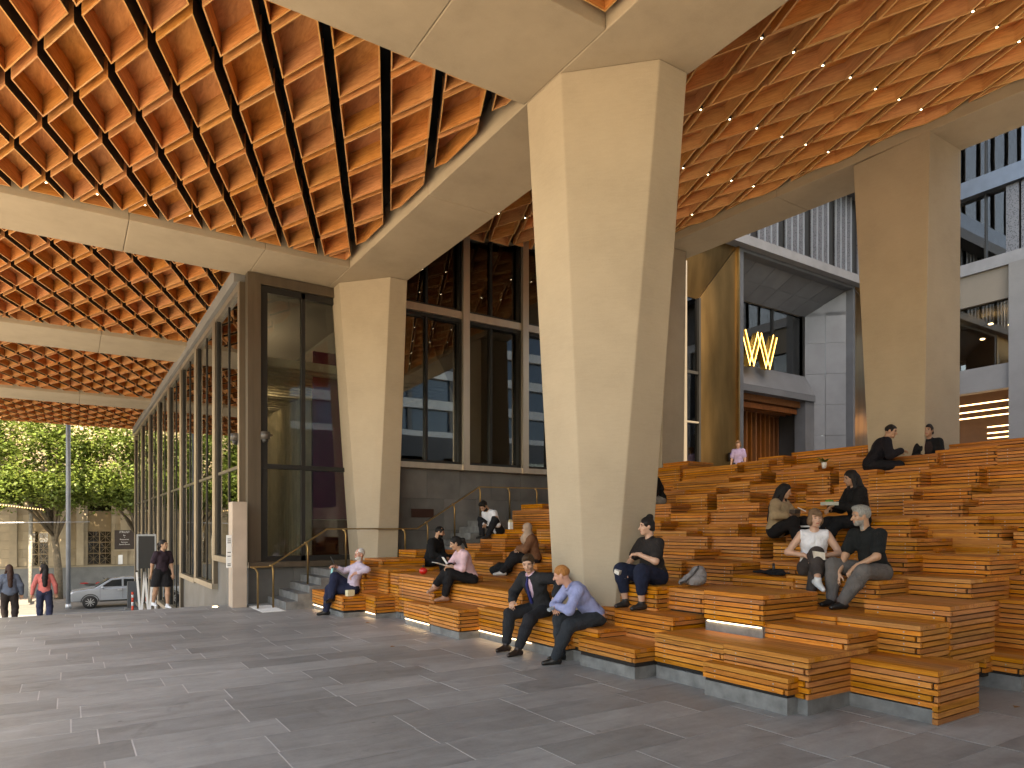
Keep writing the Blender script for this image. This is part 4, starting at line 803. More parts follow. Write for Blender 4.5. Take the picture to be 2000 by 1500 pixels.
# ------------------------------------------------------------------ people (smooth implicit bodies, meshed by surface nets)
def _n(v): v = np.asarray(v, float); return v/ (np.linalg.norm(v) + 1e-9)
def nets(D, o, h):
    S = D < 0; shp = tuple(k-1 for k in D.shape); acc = {}; ids = -np.ones(shp, np.int64); P = []; cells = []; quads = []
    for ax in range(3):
        a = [slice(None)]*3; b = [slice(None)]*3; a[ax] = slice(0, -1); b[ax] = slice(1, None)
        A, B = D[tuple(a)], D[tuple(b)]; idx = np.argwhere((A < 0) != (B < 0))
        if len(idx) == 0: continue
        va = A[tuple(idx.T)]; vb = B[tuple(idx.T)]; t = va/(va-vb); p = idx.astype(float); p[:, ax] += t
        q, r = [k for k in range(3) if k != ax]; four = []
        for dq, dr in ((-1, -1), (0, -1), (0, 0), (-1, 0)):
            c = idx.copy(); c[:, q] += dq; c[:, r] += dr; four.append(c); cells.append(c); P.append(p)
        flip = (va < 0) ^ (ax == 1); quads.append((np.stack(four, 1), flip))
    C = np.concatenate(cells); Q = np.concatenate(P); ok = np.all((C >= 0) & (C < np.array(shp)), axis=1)
    lin = np.ravel_multi_index(np.clip(C, 0, np.array(shp)-1).T, shp); lin[~ok] = -1
    u, inv = np.unique(lin, return_inverse=True); cnt = np.zeros(len(u)); sm = np.zeros((len(u), 3))
    np.add.at(cnt, inv, 1); np.add.at(sm, inv, Q); V = sm/cnt[:, None]*h + o
    F = []; k = 0
    for four, flip in quads:
        n = len(four); f = np.stack([inv[k+i*n:k+(i+1)*n] for i in range(4)], 1); g = np.stack([lin[k+i*n:k+(i+1)*n] for i in range(4)], 1); k += 4*n
        f = np.where(flip[:, None], f, f[:, ::-1]); F.append(f[np.all(g >= 0, axis=1)])
    return V, np.concatenate(F)
def sdf(prims, h, cuts=(), post=(), wr=0.0, k0=.03, seed=0.0):
    lo = np.full(3, 1e9); hi = -lo
    for p in list(prims) + list(post):
        if p[0] == 'c': a, b, r = np.minimum(p[1], p[2]), np.maximum(p[1], p[2]), max(p[3], p[4])
        elif p[0] == 'e': a = b = np.asarray(p[1]); r = max(p[3])
        else: continue
        lo = np.minimum(lo, a-r); hi = np.maximum(hi, b+r)
    lo -= 3*h; n = np.ceil((hi-lo)/h).astype(int) + 4
    ax = [lo[i] + h*np.arange(n[i]) for i in range(3)]; D = np.full(n, .25, np.float32)
    def sub(a, b, m):
        return tuple(slice(max(0, int((a[i]-m-lo[i])/h)), min(n[i], int((b[i]+m-lo[i])/h)+2)) for i in range(3))
    def apply(p):
        kk = p[5] if len(p) > 5 and p[0] == 'c' else (p[4] if len(p) > 4 and p[0] in 'ex' else k0)
        if p[0] == 'c':
            a, b, ra, rb = np.asarray(p[1], float), np.asarray(p[2], float), p[3], p[4]; s = sub(np.minimum(a, b), np.maximum(a, b), max(ra, rb)+.07)
            X = np.stack(np.meshgrid(*[ax[i][s[i]] for i in range(3)], indexing='ij'), -1); d = b-a; L = d@d + 1e-9
            t = np.clip(((X-a)@d)/L, 0, 1); v = np.linalg.norm(X-a-t[..., None]*d, axis=-1) - (ra+(rb-ra)*t)
        else:
            c, A, r = np.asarray(p[1], float), np.asarray(p[2], float), np.asarray(p[3], float); s = sub(c, c, max(r)+.07)
            X = np.stack(np.meshgrid(*[ax[i][s[i]] for i in range(3)], indexing='ij'), -1); q = (X-c)@A.T
            e0 = np.linalg.norm(q/r, axis=-1); e1 = np.linalg.norm(q/(r*r), axis=-1)+1e-6; v = e0*(e0-1)/e1
        O = D[s]
        if p[0] == 'x':
            hh = np.clip(.5-.5*(O+v)/kk, 0, 1); D[s] = O + (-v-O)*hh + kk*hh*(1-hh)
        else:
            hh = np.clip(.5+.5*(O-v)/kk, 0, 1); D[s] = O + (v-O)*hh - kk*hh*(1-hh)
    for p in prims: apply(p)
    if cuts or wr:
        X = np.stack(np.meshgrid(*ax, indexing='ij'), -1)
        if wr:
            x, y, z = X[..., 0]+seed, X[..., 1]+seed*2, X[..., 2]
            D += (wr*(np.sin(31*x+9*z+3*np.sin(14*y))*np.sin(27*z+11*y) + .6*np.sin(52*z-37*x+23*y))).astype(np.float32)
        for p0, nn in cuts: D[:] = np.maximum(D, ((X-np.asarray(p0))@np.asarray(nn)).astype(np.float32))
    for p in post: apply(p)
    return nets(D, lo, h)
def np_mesh(name, V, F, mats, parent, mi=None):
    me = bpy.data.meshes.new(name); me.from_pydata(V.tolist(), [], F.tolist())
    for m in mats: me.materials.append(m)
    if mi is not None: me.polygons.foreach_set('material_index', mi.astype(np.int32))
    me.polygons.foreach_set('use_smooth', np.ones(len(F), bool)); me.update(); return link_mesh(name, me, parent)
_cl = {}
def cloth(c, rough=.9, bmp=.25):
    k = tuple(round(a, 3) for a in c)
    if k not in _cl:
        m, n, l, p, o = newmat('cloth_%d' % len(_cl)); v = coords(n, l); f = noise(n, l, v, 9, 4)
        l.new(ramp(n, l, f, [(.3, sc_col(c, .86)), (.7, sc_col(c, 1.12))]), p.inputs['Base Color']); p.inputs['Roughness'].default_value = rough; p.inputs['Specular IOR Level'].default_value = .2
        fold = noise(n, l, coords(n, l, (1, 1, .7)), 11, 3, .55, 1.6); b = n.new('ShaderNodeBump'); b.inputs['Strength'].default_value = .55; b.inputs['Distance'].default_value = .035
        l.new(fold, b.inputs['Height']); b2 = n.new('ShaderNodeBump'); b2.inputs['Strength'].default_value = bmp; b2.inputs['Distance'].default_value = .003
        l.new(noise(n, l, v, 220, 3), b2.inputs['Height']); l.new(b.outputs[0], b2.inputs['Normal']); l.new(b2.outputs[0], p.inputs['Normal']); _cl[k] = m
    return _cl[k]
_sk = {}
def skinm(c):
    if c not in _sk:
        m = M('skin_%d' % len(_sk), c, .5, 0, var=.07, scale=14); p = [q for q in m.node_tree.nodes if q.type == 'BSDF_PRINCIPLED'][0]
        p.inputs['Subsurface Weight'].default_value = .08; p.inputs['Subsurface Radius'].default_value = (.02, .008, .005); _sk[c] = m
    return _sk[c]
_hm = {}
def hairm(c):
    if c not in _hm: _hm[c] = M('hair_%d' % len(_hm), c, .62, 0, var=.4, scale=40, stretch=(3, 3, .5), bmp=.6, bscale=110, spec=.22)
    return _hm[c]
LIP = M('lips', (.34, .10, .08), .5); EYE = M('eye_dark', (.03, .02, .018), .3)
LIGHT, TAN, OLIVE, BROWN, RUDDY = (.50, .29, .20), (.42, .235, .145), (.38, .21, .13), (.27, .14, .08), (.52, .27, .19)
def ik(a, t, l1, l2, pole):
    a = np.asarray(a, float); t = np.asarray(t, float); d = t-a; L = min(np.linalg.norm(d), (l1+l2)*.995); d = _n(d); t = a+d*L
    x = (l1*l1-l2*l2+L*L)/(2*L); hgt = math.sqrt(max(l1*l1-x*x, 1e-6)); p = np.asarray(pole, float); p = _n(p-d*(p@d)); return a+d*x+p*hgt, t
def rotv(v, axis, ang):
    axis = _n(axis); v = np.asarray(v, float); return v*math.cos(ang)+np.cross(axis, v)*math.sin(ang)+axis*(axis@v)*(1-math.cos(ang))
def hand_prims(wr_, hd, hn, side, curl):
    hd = _n(hd); hn = _n(np.asarray(hn)-hd*(np.asarray(hn)@hd)); hs = np.cross(hd, hn)*side; A = np.stack([hs, hd, hn])
    P = [('c', wr_-hd*.03, wr_+hd*.02, .025, .023, .02), ('e', wr_+hd*.052, A, (.040, .05, .016), .02)]
    for i, L in enumerate((.062, .072, .067, .052)):
        b = wr_+hd*(.088-.004*abs(i-1.2))+hs*(.029-.0195*i); d1 = rotv(hd+hs*(.10-.07*i), np.cross(hd, hn), -curl*(.8+.1*i)); d2 = rotv(d1, np.cross(hd, hn), -curl*1.2)
        m = b+_n(d1)*L*.55; P += [('c', b-hd*.012, m, .0095, .0085, .006), ('c', m, m+_n(d2)*L*.5, .0085, .0068, .006)]
    b = wr_+hd*.028+hs*.030; d = _n(hd*.75+hs*.62-hn*(.15+.5*curl)); m = b+d*.042; P += [('c', b-d*.01, m, .0125, .0105, .012), ('c', m, m+_n(d+hd*.4-hs*.25*curl)*.032, .0105, .008, .006)]
    return P
def person(label, hip, face, ground, feet, hands, lean=8, slean=0, twist=0, head=(0, 0), s=1.0, fat=1.0, fem=False, skin=LIGHT, top=('shirt', (.5, .5, .5)), bottom=('trousers', (.05, .05, .06)), shoes=(.02, .02, .02), hair=('short', (.03, .02, .015)), res=.014, under=None, tie=None, socks=None, knee_out=.25, curl=.5, elbow=None, group=None, cat='person', footdir=None, polesL=None, palm=None, slev=1.0, pleg=1.0):
    hip = np.asarray(hip, float); f = _n((face[0], face[1], 0)); up = np.array([0, 0, 1.]); r = np.array([f[1], -f[0], 0])
    W = lambda q: hip + r*q[0] + f*q[1] + up*q[2]
    P = empty('person', (hip[0], hip[1], ground), label, cat, group or 'people on the plaza')
    la, sa = R(lean), R(slean); t = _n(up*math.cos(la)+f*math.sin(la)+r*math.sin(sa)); la2 = la*1.25; t2 = _n(up*math.cos(la2)+f*math.sin(la2)+r*math.sin(sa))
    tf = _n(f-t*(f@t)); rs = rotv(r, up, R(twist)); rs = _n(rs-t*(rs@t)); cf = np.cross(t, rs); A = np.stack([r, tf, t]); AC = np.stack([rs, cf, t2])
    sw = (.160 if fem else .185)*s; chest = hip+t*.30*s+t2*.04; nb = hip+t*.30*s+t2*.19*s; neck = nb+t2*.085*s
    shL, shR = nb-t2*.045*s-rs*sw, nb-t2*.045*s+rs*sw
    hy, hp = R(head[0]), R(head[1]); hf = rotv(cf, t2, hy); hf = _n(hf-up*(hf@up)*.6); hu = _n(up*.75+t2*.25); hu = _n(hu-hf*(hu@hf)); hr_ = np.cross(hf, hu); hf = rotv(hf, hr_, -hp); hu = np.cross(hr_, hf); hc = neck+hu*.105*s+hf*.022
    G = ground-hip[2]; legs = []
    for i, sg in ((0, -1), (1, 1)):
        q = feet[i]; hj = hip+r*sg*.088*s-t*.02; tgt = W((q[0], q[1], G+.085+(q[2] if len(q) > 2 else 0))); pole = polesL[i] if polesL else None
        pole = (f*.8+up*.7+r*sg*knee_out) if pole is None else (r*pole[0]+f*pole[1]+up*pole[2])
        kn, an = ik(hj, tgt, .43*s, .42*s, pole); legs.append((hj, kn, an))
    arms = []
    for i, sg, sh in ((0, -1, shL), (1, 1, shR)):
        pole = -up*.8-f*.35+r*sg*.45
        if elbow and elbow[i] is not None: pole = r*elbow[i][0]+f*elbow[i][1]+up*elbow[i][2]
        el, w_ = ik(sh, W(hands[i]), .285*s, .25*s, pole); arms.append((sh, el, w_))
    F_ = fat
    def torso(e):
        return [('e', hip+t*.02, A, np.array([.160*F_, .118*F_, .125])+e), ('e', hip+t*.16*s+cf*.01*(F_-1)*5, A, np.array([.138*F_, .105*F_, .15])+e), ('e', chest, AC, np.array([(.150 if fem else .165)*(.6+.4*F_), .112*(.7+.3*F_), .165])+e),
                ('c', nb-t2*.055, shL+rs*.012, .062+e, .050+e), ('c', nb-t2*.055, shR-rs*.012, .062+e, .050+e)] + ([('e', chest+cf*.062-rs*.058-t2*.01, AC, np.array([.056, .050, .058])+e), ('e', chest+cf*.062+rs*.058-t2*.01, AC, np.array([.056, .050, .058])+e)] if fem else [])
    fl = .92+.08*F_
    body = torso(0) + [('c', nb-t2*.03, neck+hu*.03, .056, .050)]
    for sh, el, w_ in arms: body += [('c', sh, el, .050*fl, .040*fl), ('c', el, w_, .040*fl, .026)]
    for hj, kn, an in legs: body += [('c', hj, kn, .086*F_, .056*F_), ('c', kn, kn+(an-kn)*.35, .055*F_, .056*F_), ('c', kn+(an-kn)*.35, an, .056*F_, .034)]
    fd = []
    for i, (hj, kn, an) in enumerate(legs):
        d = f if not footdir else r*footdir[i][0]+f*footdir[i][1]+up*(footdir[i][2] if len(footdir[i]) > 2 else 0)
        d = _n(d); fd.append(d); body += [('c', an-d*.02-up*.03, an+d*.11-up*.052, .026, .020)]
    V, Fc = sdf(body, res, wr=0, k0=.03); MI = np.zeros(len(Fc), int); parts = [(V, Fc, MI)]
    AH = np.stack([hr_, hf, hu]); HW = lambda x, y, z: hc+(hr_*x+hf*y+hu*z)*s
    hd = [('e', HW(0, -.012, .028), AH, np.array([.074, .094, .088])*s, .02), ('e', HW(0, .022, -.045), AH, np.array([.058, .068, .072])*s, .03), ('c', HW(-.012, .064, -.094), HW(.012, .064, -.094), .021*s, .021*s, .025), ('c', HW(0, .086, .004), HW(0, .108, -.032), .009*s, .0145*s, .012), ('c', HW(-.04, .064, .024), HW(.04, .064, .024), .018*s, .018*s, .02), ('c', HW(-.020, .078, -.064), HW(.020, .078, -.064), .012*s, .012*s, .014),
          ('e', HW(-.036, .060, -.028), AH, np.array([.024, .022, .022])*s, .02), ('e', HW(.036, .060, -.028), AH, np.array([.024, .022, .022])*s, .02), ('c', neck-t2*.05, HW(0, -.022, -.05), .052*s, .050*s, .03)]
    for sg in (-1, 1): hd += [('e', HW(sg*.074, -.004, -.012), AH, np.array([.011, .021, .032])*s, .006), ('x', HW(sg*.031, .098, .004), AH, np.array([.019, .016, .010])*s, .012)]
    hres = min(.0085, res*.55); V2, F2 = sdf(hd, hres, k0=.02); c = V2[F2].mean(1)-hc; q = np.stack([c@hr_, c@hf, c@hu], 1)/s; m2 = np.zeros(len(F2), int); hb = hair[0] in ('hijab',)
    fr = q[:, 1] > .045; ex = np.abs(q[:, 0]); m2[fr & (((ex-.031)/.013)**2+((q[:, 2]-.003)/.006)**2 < 1)] = 2; m2[fr & (((ex-.033)/.020)**2+((q[:, 2]-.0235)/.0055)**2 < 1)] = 3; m2[fr & ((ex/.024)**2+((q[:, 2]+.066)/.008)**2 < 1)] = 1
    if 'beard' in hair[2:]: m2[(q[:, 2] < -.052) & (q[:, 1] > .0) & (m2 == 0) & ((ex > .026) | (q[:, 2] < -.078))] = 3
    parts.append((V2, F2, m2))
    for i, (sh, el, w_) in enumerate(arms):
        hd_ = _n((w_-el)*.7+f*.001-up*.25*.25); nn = (palm[i] if palm and palm[i] is not None else None); nn = (r*nn[0]+f*nn[1]+up*nn[2]) if nn is not None else up*.8+f*.2+r*.01
        V3, F3 = sdf(hand_prims(w_, hd_, nn, (1 if i == 0 else -1), curl if not isinstance(curl, (tuple, list)) else curl[i]), max(.0052, res*.4), k0=.01); parts.append((V3, F3, np.zeros(len(F3), int)))
    off = 0; VV = []; FF = []; MM = []
    for v, ff, mm in parts: VV.append(v); FF.append(ff+off); MM.append(mm); off += len(v)
    hmat = hairm(hair[1]); np_mesh('body', np.concatenate(VV), np.concatenate(FF), [skinm(skin), LIP, EYE, hmat], P, np.concatenate(MM))
    # lower clothing
    kind, col = bottom[0], bottom[1]; e = .013; lp = [('e', hip+t*.01, A, np.array([.160*F_, .118*F_, .12])+e)]
    for hj, kn, an in legs:
        ln = {'trousers': .96, 'capri': .62, 'shorts': 0.0}.get(kind, 0) * pleg
        if kind == 'skirt': lp += [('c', hj, hj+(kn-hj)*.85, .12, .135)]
        else:
            lp += [('c', hj, kn, .086*F_+e+.008, .058*F_+e+.013)]
            if ln > 0: lp += [('c', kn, kn+(an-kn)*.4*min(1, ln), .058*F_+e+.013, .058*F_+e+.008), ('c', kn+(an-kn)*.4*min(1, ln), kn+(an-kn)*ln, .058*F_+e+.008, .046*(.7+.3*F_)+e+.004)]
    cuts = [(hip+t*.115, _n(up*.8-f*.6))] + ([(legs[0][1]*.5+legs[1][1]*.5+(hip-legs[0][1])*.12, -up)] if kind == 'skirt' else [])
    V4, F4 = sdf(lp, res, cuts=cuts, wr=.0022, seed=hip[0]); np_mesh({'skirt': 'skirt'}.get(kind, 'trousers'), V4, F4, [cloth(col)], P)
    # upper clothing
    def upper(name, kind, col, e, post=(), xs=(), neckcut=.02, hem=-.06):
        up_ = torso(e); sl = []
        for j, (sh, el, w_) in enumerate(arms):
            if kind in ('shirt', 'jacket', 'sweater'):
                sl += [('c', sh, el, .050*fl+e+.004, .042*fl+e+.004), ('c', el, el+(w_-el)*(.93*slev), .042*fl+e+.004, .030+e+.003)]
            elif kind == 'tee': sl += [('c', sh, sh+(el-sh)*.68, .052*fl+e+.006, .050*fl+e+.012)]
            else: up_ += [('c', sh, sh+rs*0, .045+e, .045+e)]
        nn = _n(t2*.86+cf*.5); cuts = [(nb+t2*neckcut*s+cf*.03, nn), (hip+t*hem, -t)]
        if kind == 'tank': cuts += [(shL-rs*.012, -rs), (shR+rs*.012, rs)]
        V5, F5 = sdf(up_+list(xs), res, cuts=cuts, post=sl+list(post), wr=.0030 if kind != 'tank' else .0018, seed=hip[1]); np_mesh(name, V5, F5, [cloth(col)], P)
    ring = lambda rad, hgt, th: [('c', nb+t2*hgt+cf*.012+(rs*math.cos(a)+cf*math.sin(a))*rad-(cf*.3+t2*.0)*0-t2*max(0, math.sin(a))*.035, nb+t2*hgt+cf*.012+(rs*math.cos(b)+cf*math.sin(b))*rad-t2*max(0, math.sin(b))*.035, th, th, .01) for a, b in zip(np.linspace(0, 2*math.pi, 13)[:-1], np.linspace(0, 2*math.pi, 13)[1:])]
    if under: upper('shirt', 'tank', under, .012, post=ring(.060*s, .045, .011))
    if tie:
        pts = [nb+cf*.075+t2*.0, chest+cf*.138+t2*.06, chest+cf*.148-t2*.06, hip+t*.14+cf*.142]; V6, F6 = sdf([('c', pts[0], pts[1], .014, .018), ('c', pts[1], pts[2], .018, .021), ('c', pts[2], pts[3], .021, .024), ('e', pts[0], AC, (.018, .014, .018))], .008, k0=.012); np_mesh('tie', V6, F6, [cloth(tie, .6)], P)
    if top[0] == 'jacket': upper('jacket', 'jacket', top[1], .028, xs=[('x', chest+cf*.175+t2*.03, AC, (.090, .098, .25), .012)] if under else (), post=ring(.068*s, .03, .013) if under else ring(.064*s, .045, .013), hem=-.09)
    else: upper({'tee': 'polo_shirt', 'tank': 'sleeveless_top', 'sweater': 'sweater'}.get(top[0], 'shirt'), top[0], top[1], .015 if top[0] != 'sweater' else .026, post=(ring(.062*s, .042, .011) if top[0] in ('shirt', 'tee') else ()), hem=-.075 if top[0] != 'sweater' else -.10)
    # shoes
    shm = M('leather', shoes, .4, var=.12, scale=12)
    for i, (hj, kn, an) in enumerate(legs):
        d = fd[i]; sd_ = _n(np.cross(d, up)); u2 = np.cross(sd_, d); AS = np.stack([sd_, d, u2]); pr = [('c', an-d*.045-u2*.045, an+d*.03-u2*.035, .040, .040), ('c', an+d*.03-u2*.04, an+d*.155-u2*.058, .041, .028), ('c', an-u2*.03, an+u2*.012, .040, .042)]
        V7, F7 = sdf(pr, min(res, .012), cuts=[(an+u2*.035, u2), (an-u2*.084, -u2)], k0=.02); V7 = np.asarray(V7); np_mesh('shoe', V7, F7, [shm], P)
        if socks: V8, F8 = sdf([('c', an+(kn-an)*.08, an+(kn-an)*.24, .040, .044)], .01); np_mesh('sock', V8, F8, [cloth(socks)], P)
    # hair
    st_, hcol = hair[0], hair[1]; cap = [('e', HW(0, -.016, .032), AH, np.array([.083, .102, .094])*s, .02)]
    cutface = [('x', HW(0, .085, -.045), AH, np.array([.066, .088, .100])*s, .012)]
    if st_ == 'short': pr = cap+[('e', HW(0, .04, .10), AH, np.array([.055, .055, .028])*s, .02)]+cutface+[('x', HW(0, .02, -.13), AH, np.array([.14, .13, .105])*s, .015)]
    elif st_ == 'crop': pr = [('e', HW(0, -.014, .030), AH, np.array([.079, .098, .090])*s, .02)]+cutface+[('x', HW(0, .02, -.12), AH, np.array([.14, .13, .110])*s, .015)]
    elif st_ == 'bob': pr = cap+[('e', HW(-.062, -.008, -.035), AH, np.array([.036, .062, .082])*s, .02), ('e', HW(.062, -.008, -.035), AH, np.array([.036, .062, .082])*s, .02), ('e', HW(0, -.06, -.035), AH, np.array([.08, .05, .08])*s, .02), ('e', HW(0, .068, .062), AH, np.array([.062, .034, .030])*s, .02), ('x', HW(0, .098, -.058), AH, np.array([.056, .062, .085])*s, .010)]
    elif st_ == 'hijab': pr = [('e', HW(0, -.012, .025), AH, np.array([.092, .110, .106])*s, .02), ('e', HW(0, .0, -.07), AH, np.array([.082, .088, .085])*s, .03), ('x', HW(0, .105, -.028), AH, np.array([.058, .06, .088])*s, .008), ('c', HW(0, -.01, -.10), chest+cf*.06+t2*.1, .085, .125), ('c', nb+rs*.08-cf*.03, chest+rs*.10-cf*.10-t2*.05, .08, .07)]
    else:
        pr = cap+[('e', HW(0, -.05, -.03), AH, np.array([.078, .06, .085])*s, .02)]+cutface
        if st_ == 'long': pr += [('c', HW(0, -.07, -.02), nb-cf*.09-t2*.10, .068, .078), ('c', nb-cf*.09-t2*.10, nb-cf*.115-t2*.30, .078, .055), ('c', HW(-.07, -.005, .0), nb-rs*.09+cf*.03-t2*.02, .026, .034), ('c', HW(.07, -.005, .0), nb+rs*.09+cf*.03-t2*.02, .026, .034)]
        if st_ == 'bun': pr += [('e', HW(0, -.055, .118), AH, np.array([.048, .046, .042])*s, .015), ('x', HW(0, -.03, -.125), AH, np.array([.12, .10, .06])*s, .015)]
        if st_ == 'lowbun': pr += [('e', HW(0, -.115, .03), AH, np.array([.045, .042, .042])*s, .015), ('x', HW(0, -.03, -.125), AH, np.array([.12, .10, .06])*s, .015)]
        if st_ == 'pony': pr += [('c', HW(0, -.10, .03), HW(0, -.15, .0), .03, .034), ('c', HW(0, -.15, .0), HW(0, -.155, -.15), .034, .018), ('x', HW(0, -.03, -.125), AH, np.array([.12, .10, .06])*s, .015)]
    V9, F9 = sdf(pr, min(.010, res), wr=.0035 if st_ != 'hijab' else .002, k0=.02, seed=hip[1]*3); np_mesh('headscarf' if st_ == 'hijab' else 'hair', V9, F9, [cloth(hcol) if st_ == 'hijab' else hmat], P)
    return dict(P=P, hc=hc, hf=hf, hu=hu, hr=hr_, arms=arms, legs=legs, nb=nb, chest=chest, cf=cf, t=t, t2=t2, rs=rs, W=W)
def part_box(pp, name, c, ax, sz, mat):
    c = np.asarray(c); ax = [_n(a) for a in ax]; q = [(-1,-1),(1,-1),(1,1),(-1,1)]
    lo = [c+ax[0]*a*sz[0]/2+ax[1]*b*sz[1]/2-ax[2]*sz[2]/2 for a, b in q]; hi = [c+ax[0]*a*sz[0]/2+ax[1]*b*sz[1]/2+ax[2]*sz[2]/2 for a, b in q]
    return MB().hexa(lo, hi).build(name, mat, pp, fix=True)
def hold(name, label, cat, c, ax, sz, mat):
    o = part_box(None, name, c, ax, sz, mat); return tag(o, label, cat)
UPV = np.array([0, 0, 1.])
def lump(name, label, cat, c, rad, mat, seed, n=9):
    rg = np.random.RandomState(seed); pr = [('e', np.asarray(c)+rg.normal(size=3)*np.array(rad)*.35, np.eye(3), np.array(rad)*rg.uniform(.5, .75), .02) for _ in range(n)]
    V, F = sdf(pr, .011, cuts=[((0, 0, c[2]-rad[2]), (0, 0, -1))], wr=.006, k0=.02, seed=seed); return tag(np_mesh(name, V, F, [mat], None), label, cat)
# --- the pair in front
p = person('man in charcoal suit, pink shirt and navy tie seated on the lowest bench', (5.46, 7.66, .57), (-1, -.12), 0, [(-.20, .60), (.16, .50)], [(-.38, .10, .20), (.20, .36, .10)], lean=20, head=(34, 14), skin=LIGHT, top=('jacket', (.022, .0225, .025)), under=(.60, .42, .52), tie=(.018, .02, .10), bottom=('trousers', (.020, .0205, .024)), pleg=.9, shoes=(.025, .014, .010), socks=(.0, .30, .20), hair=('short', (.055, .032, .018)), res=.0125, knee_out=.35, palm=[(0, .5, 1), (0, .4, 1)], elbow=[(-.7, -.3, -.6), (.8, -.2, -.5)])
p = person('man with ginger hair in pale blue shirt leaning on his knees', (5.52, 6.60, .57), (-1, .30), 0, [(-.10, .56), (.14, .40)], [(-.02, .50, .13), (.06, .50, .11)], lean=38, head=(-24, 2), skin=RUDDY, top=('shirt', (.27, .30, .50)), bottom=('trousers', (.026, .030, .036)), shoes=(.012, .011, .010), hair=('crop', (.36, .15, .045)), res=.0125, knee_out=.3, elbow=[(-.8, .2, -.6), (.8, .2, -.6)], curl=.9)
part = p['arms'][0][2]
hold('face_mask', 'crumpled grey face mask held between the ginger man\'s hands', 'mask', p['arms'][0][2]+np.array([-.09, .02, -.03]), ((1, .2, .3), (0, 1, .1), (-.3, 0, 1)), (.09, .05, .03), cloth((.30, .33, .36)))
# --- couple in the middle right
p = person('woman in white sleeveless top with brown bob seated with crossed legs', (7.92, 5.18, 1.16), (-.75, -.62), .74, [(.10, .46), (.02, .60, .22)], [(-.10, .24, .16), (.12, .24, .16)], lean=10, head=(14, 4), s=.95, fem=True, fat=1.05, skin=LIGHT, top=('tank', (.70, .69, .72)), bottom=('capri', (.050, .040, .037)), pleg=1.15, shoes=(.55, .55, .56), hair=('bob', (.16, .095, .055)), res=.0125, polesL=[(.0, .8, .7), (-.25, .8, .8)], footdir=[(.05, 1, 0), (-.35, .9, -.35)], palm=[(.2, .3, 1), (-.2, .3, 1)], elbow=[(-.9, -.3, -.5), (.9, -.3, -.5)], curl=.7)
lap = p['W']((.0, .33, .17))
hold('paper_bag', 'crumpled pale paper bag on the lap of the woman in white', 'bag', lap, ((1, 1, 0), (-1, 1, .2), (0, 0, 1)), (.30, .13, .09), cloth((.58, .52, .44)))
p = person('grey haired man in black polo and grey trousers turned to the woman', (7.98, 4.42, 1.16), (-1, .22), .74, [(-.12, .64), (.16, .50)], [(-.12, .44, .06), (.14, .46, -.12)], lean=16, head=(-24, 2), skin=TAN, fat=1.10, top=('tee', (.012, .013, .013)), bottom=('trousers', (.115, .103, .097)), shoes=(.012, .012, .012), hair=('short', (.24, .23, .21), 'beard'), res=.0125, knee_out=.5, elbow=[(-.6, .1, -.8), (.7, -.3, -.6)])
# --- woman by the column
p = person('dark haired woman with top knot eating on the bench by the column', (6.34, 6.40, 1.05), (-.97, .02), .64, [(-.16, .36), (.16, .34)], [(-.04, .30, .28), (.16, .36, .06)], lean=8, head=(-22, 2), s=.95, fem=True, fat=1.2, skin=LIGHT, top=('tee', (.022, .018, .017)), bottom=('capri', (.012, .016, .034)), pleg=1.0, shoes=(.02, .02, .02), hair=('bun', (.012, .009, .008)), res=.013, elbow=[(-.7, .0, -.7), (.8, -.2, -.6)], curl=.8)
hold('paper_napkin', 'crumpled white napkin in the hand of the woman by the column', 'napkin', p['arms'][1][2]+np.array([-.09, .0, .0]), ((1, .3, .2), (0, 1, .3), (0, -.3, 1)), (.12, .09, .05), cloth((.6, .56, .5)))
# --- left group
p = person('white haired older man in lilac shirt lounging on the lowest bench with crossed legs', (4.62, 12.80, .50), (-.95, .20), 0, [(.0, .50), (-.16, .42, .26)], [(-.36, .02, .30), (.26, .30, .42)], lean=-14, slean=4, head=(28, 2), s=1.0, fat=1.12, skin=RUDDY, top=('shirt', (.50, .42, .52)), slev=.65, bottom=('trousers', (.016, .020, .045)), shoes=(.012, .011, .01), hair=('crop', (.60, .58, .55), 'beard'), res=.014, polesL=[(.2, .8, .6), (-.2, .8, .9)], footdir=[(-.1, 1, 0), (-.7, .7, -.1)], elbow=[(-.9, -.6, -.1), (.8, .1, -.6)], curl=.8)
a = p['arms'][1][2]
hold('mobile_phone', 'dark phone raised by the older man in lilac shirt', 'phone', a+np.array([-.05, .0, .12]), ((0, 1, 0), (-.5, 0, 1), (1, 0, .5)), (.075, .15, .012), BLACKP)
hold('surgical_mask', 'pale turquoise mask dangling from the older man\'s hand', 'mask', a+np.array([-.05, .03, -.10]), ((0, 1, 0), (.1, 0, 1), (1, 0, 0)), (.10, .12, .012), cloth((.30, .62, .62)))
hold('drink_carton', 'small cream carton on the bench beside the older man', 'carton', (4.42, 12.38, .45), ((1, .2, 0), (-.2, 1, 0), (0, 0, 1)), (.14, .1, .11), cloth((.62, .55, .36)))
p = person('man in black jacket with cropped beard sitting sideways facing right', (6.52, 13.30, .95), (.55, -.83), .52, [(-.10, .46), (.10, .42)], [(-.06, .40, .10), (.10, .42, .10)], lean=18, head=(18, 8), skin=TAN, top=('jacket', (.010, .010, .011)), bottom=('trousers', (.010, .010, .011)), hair=('crop', (.010, .008, .007), 'beard'), res=.015)
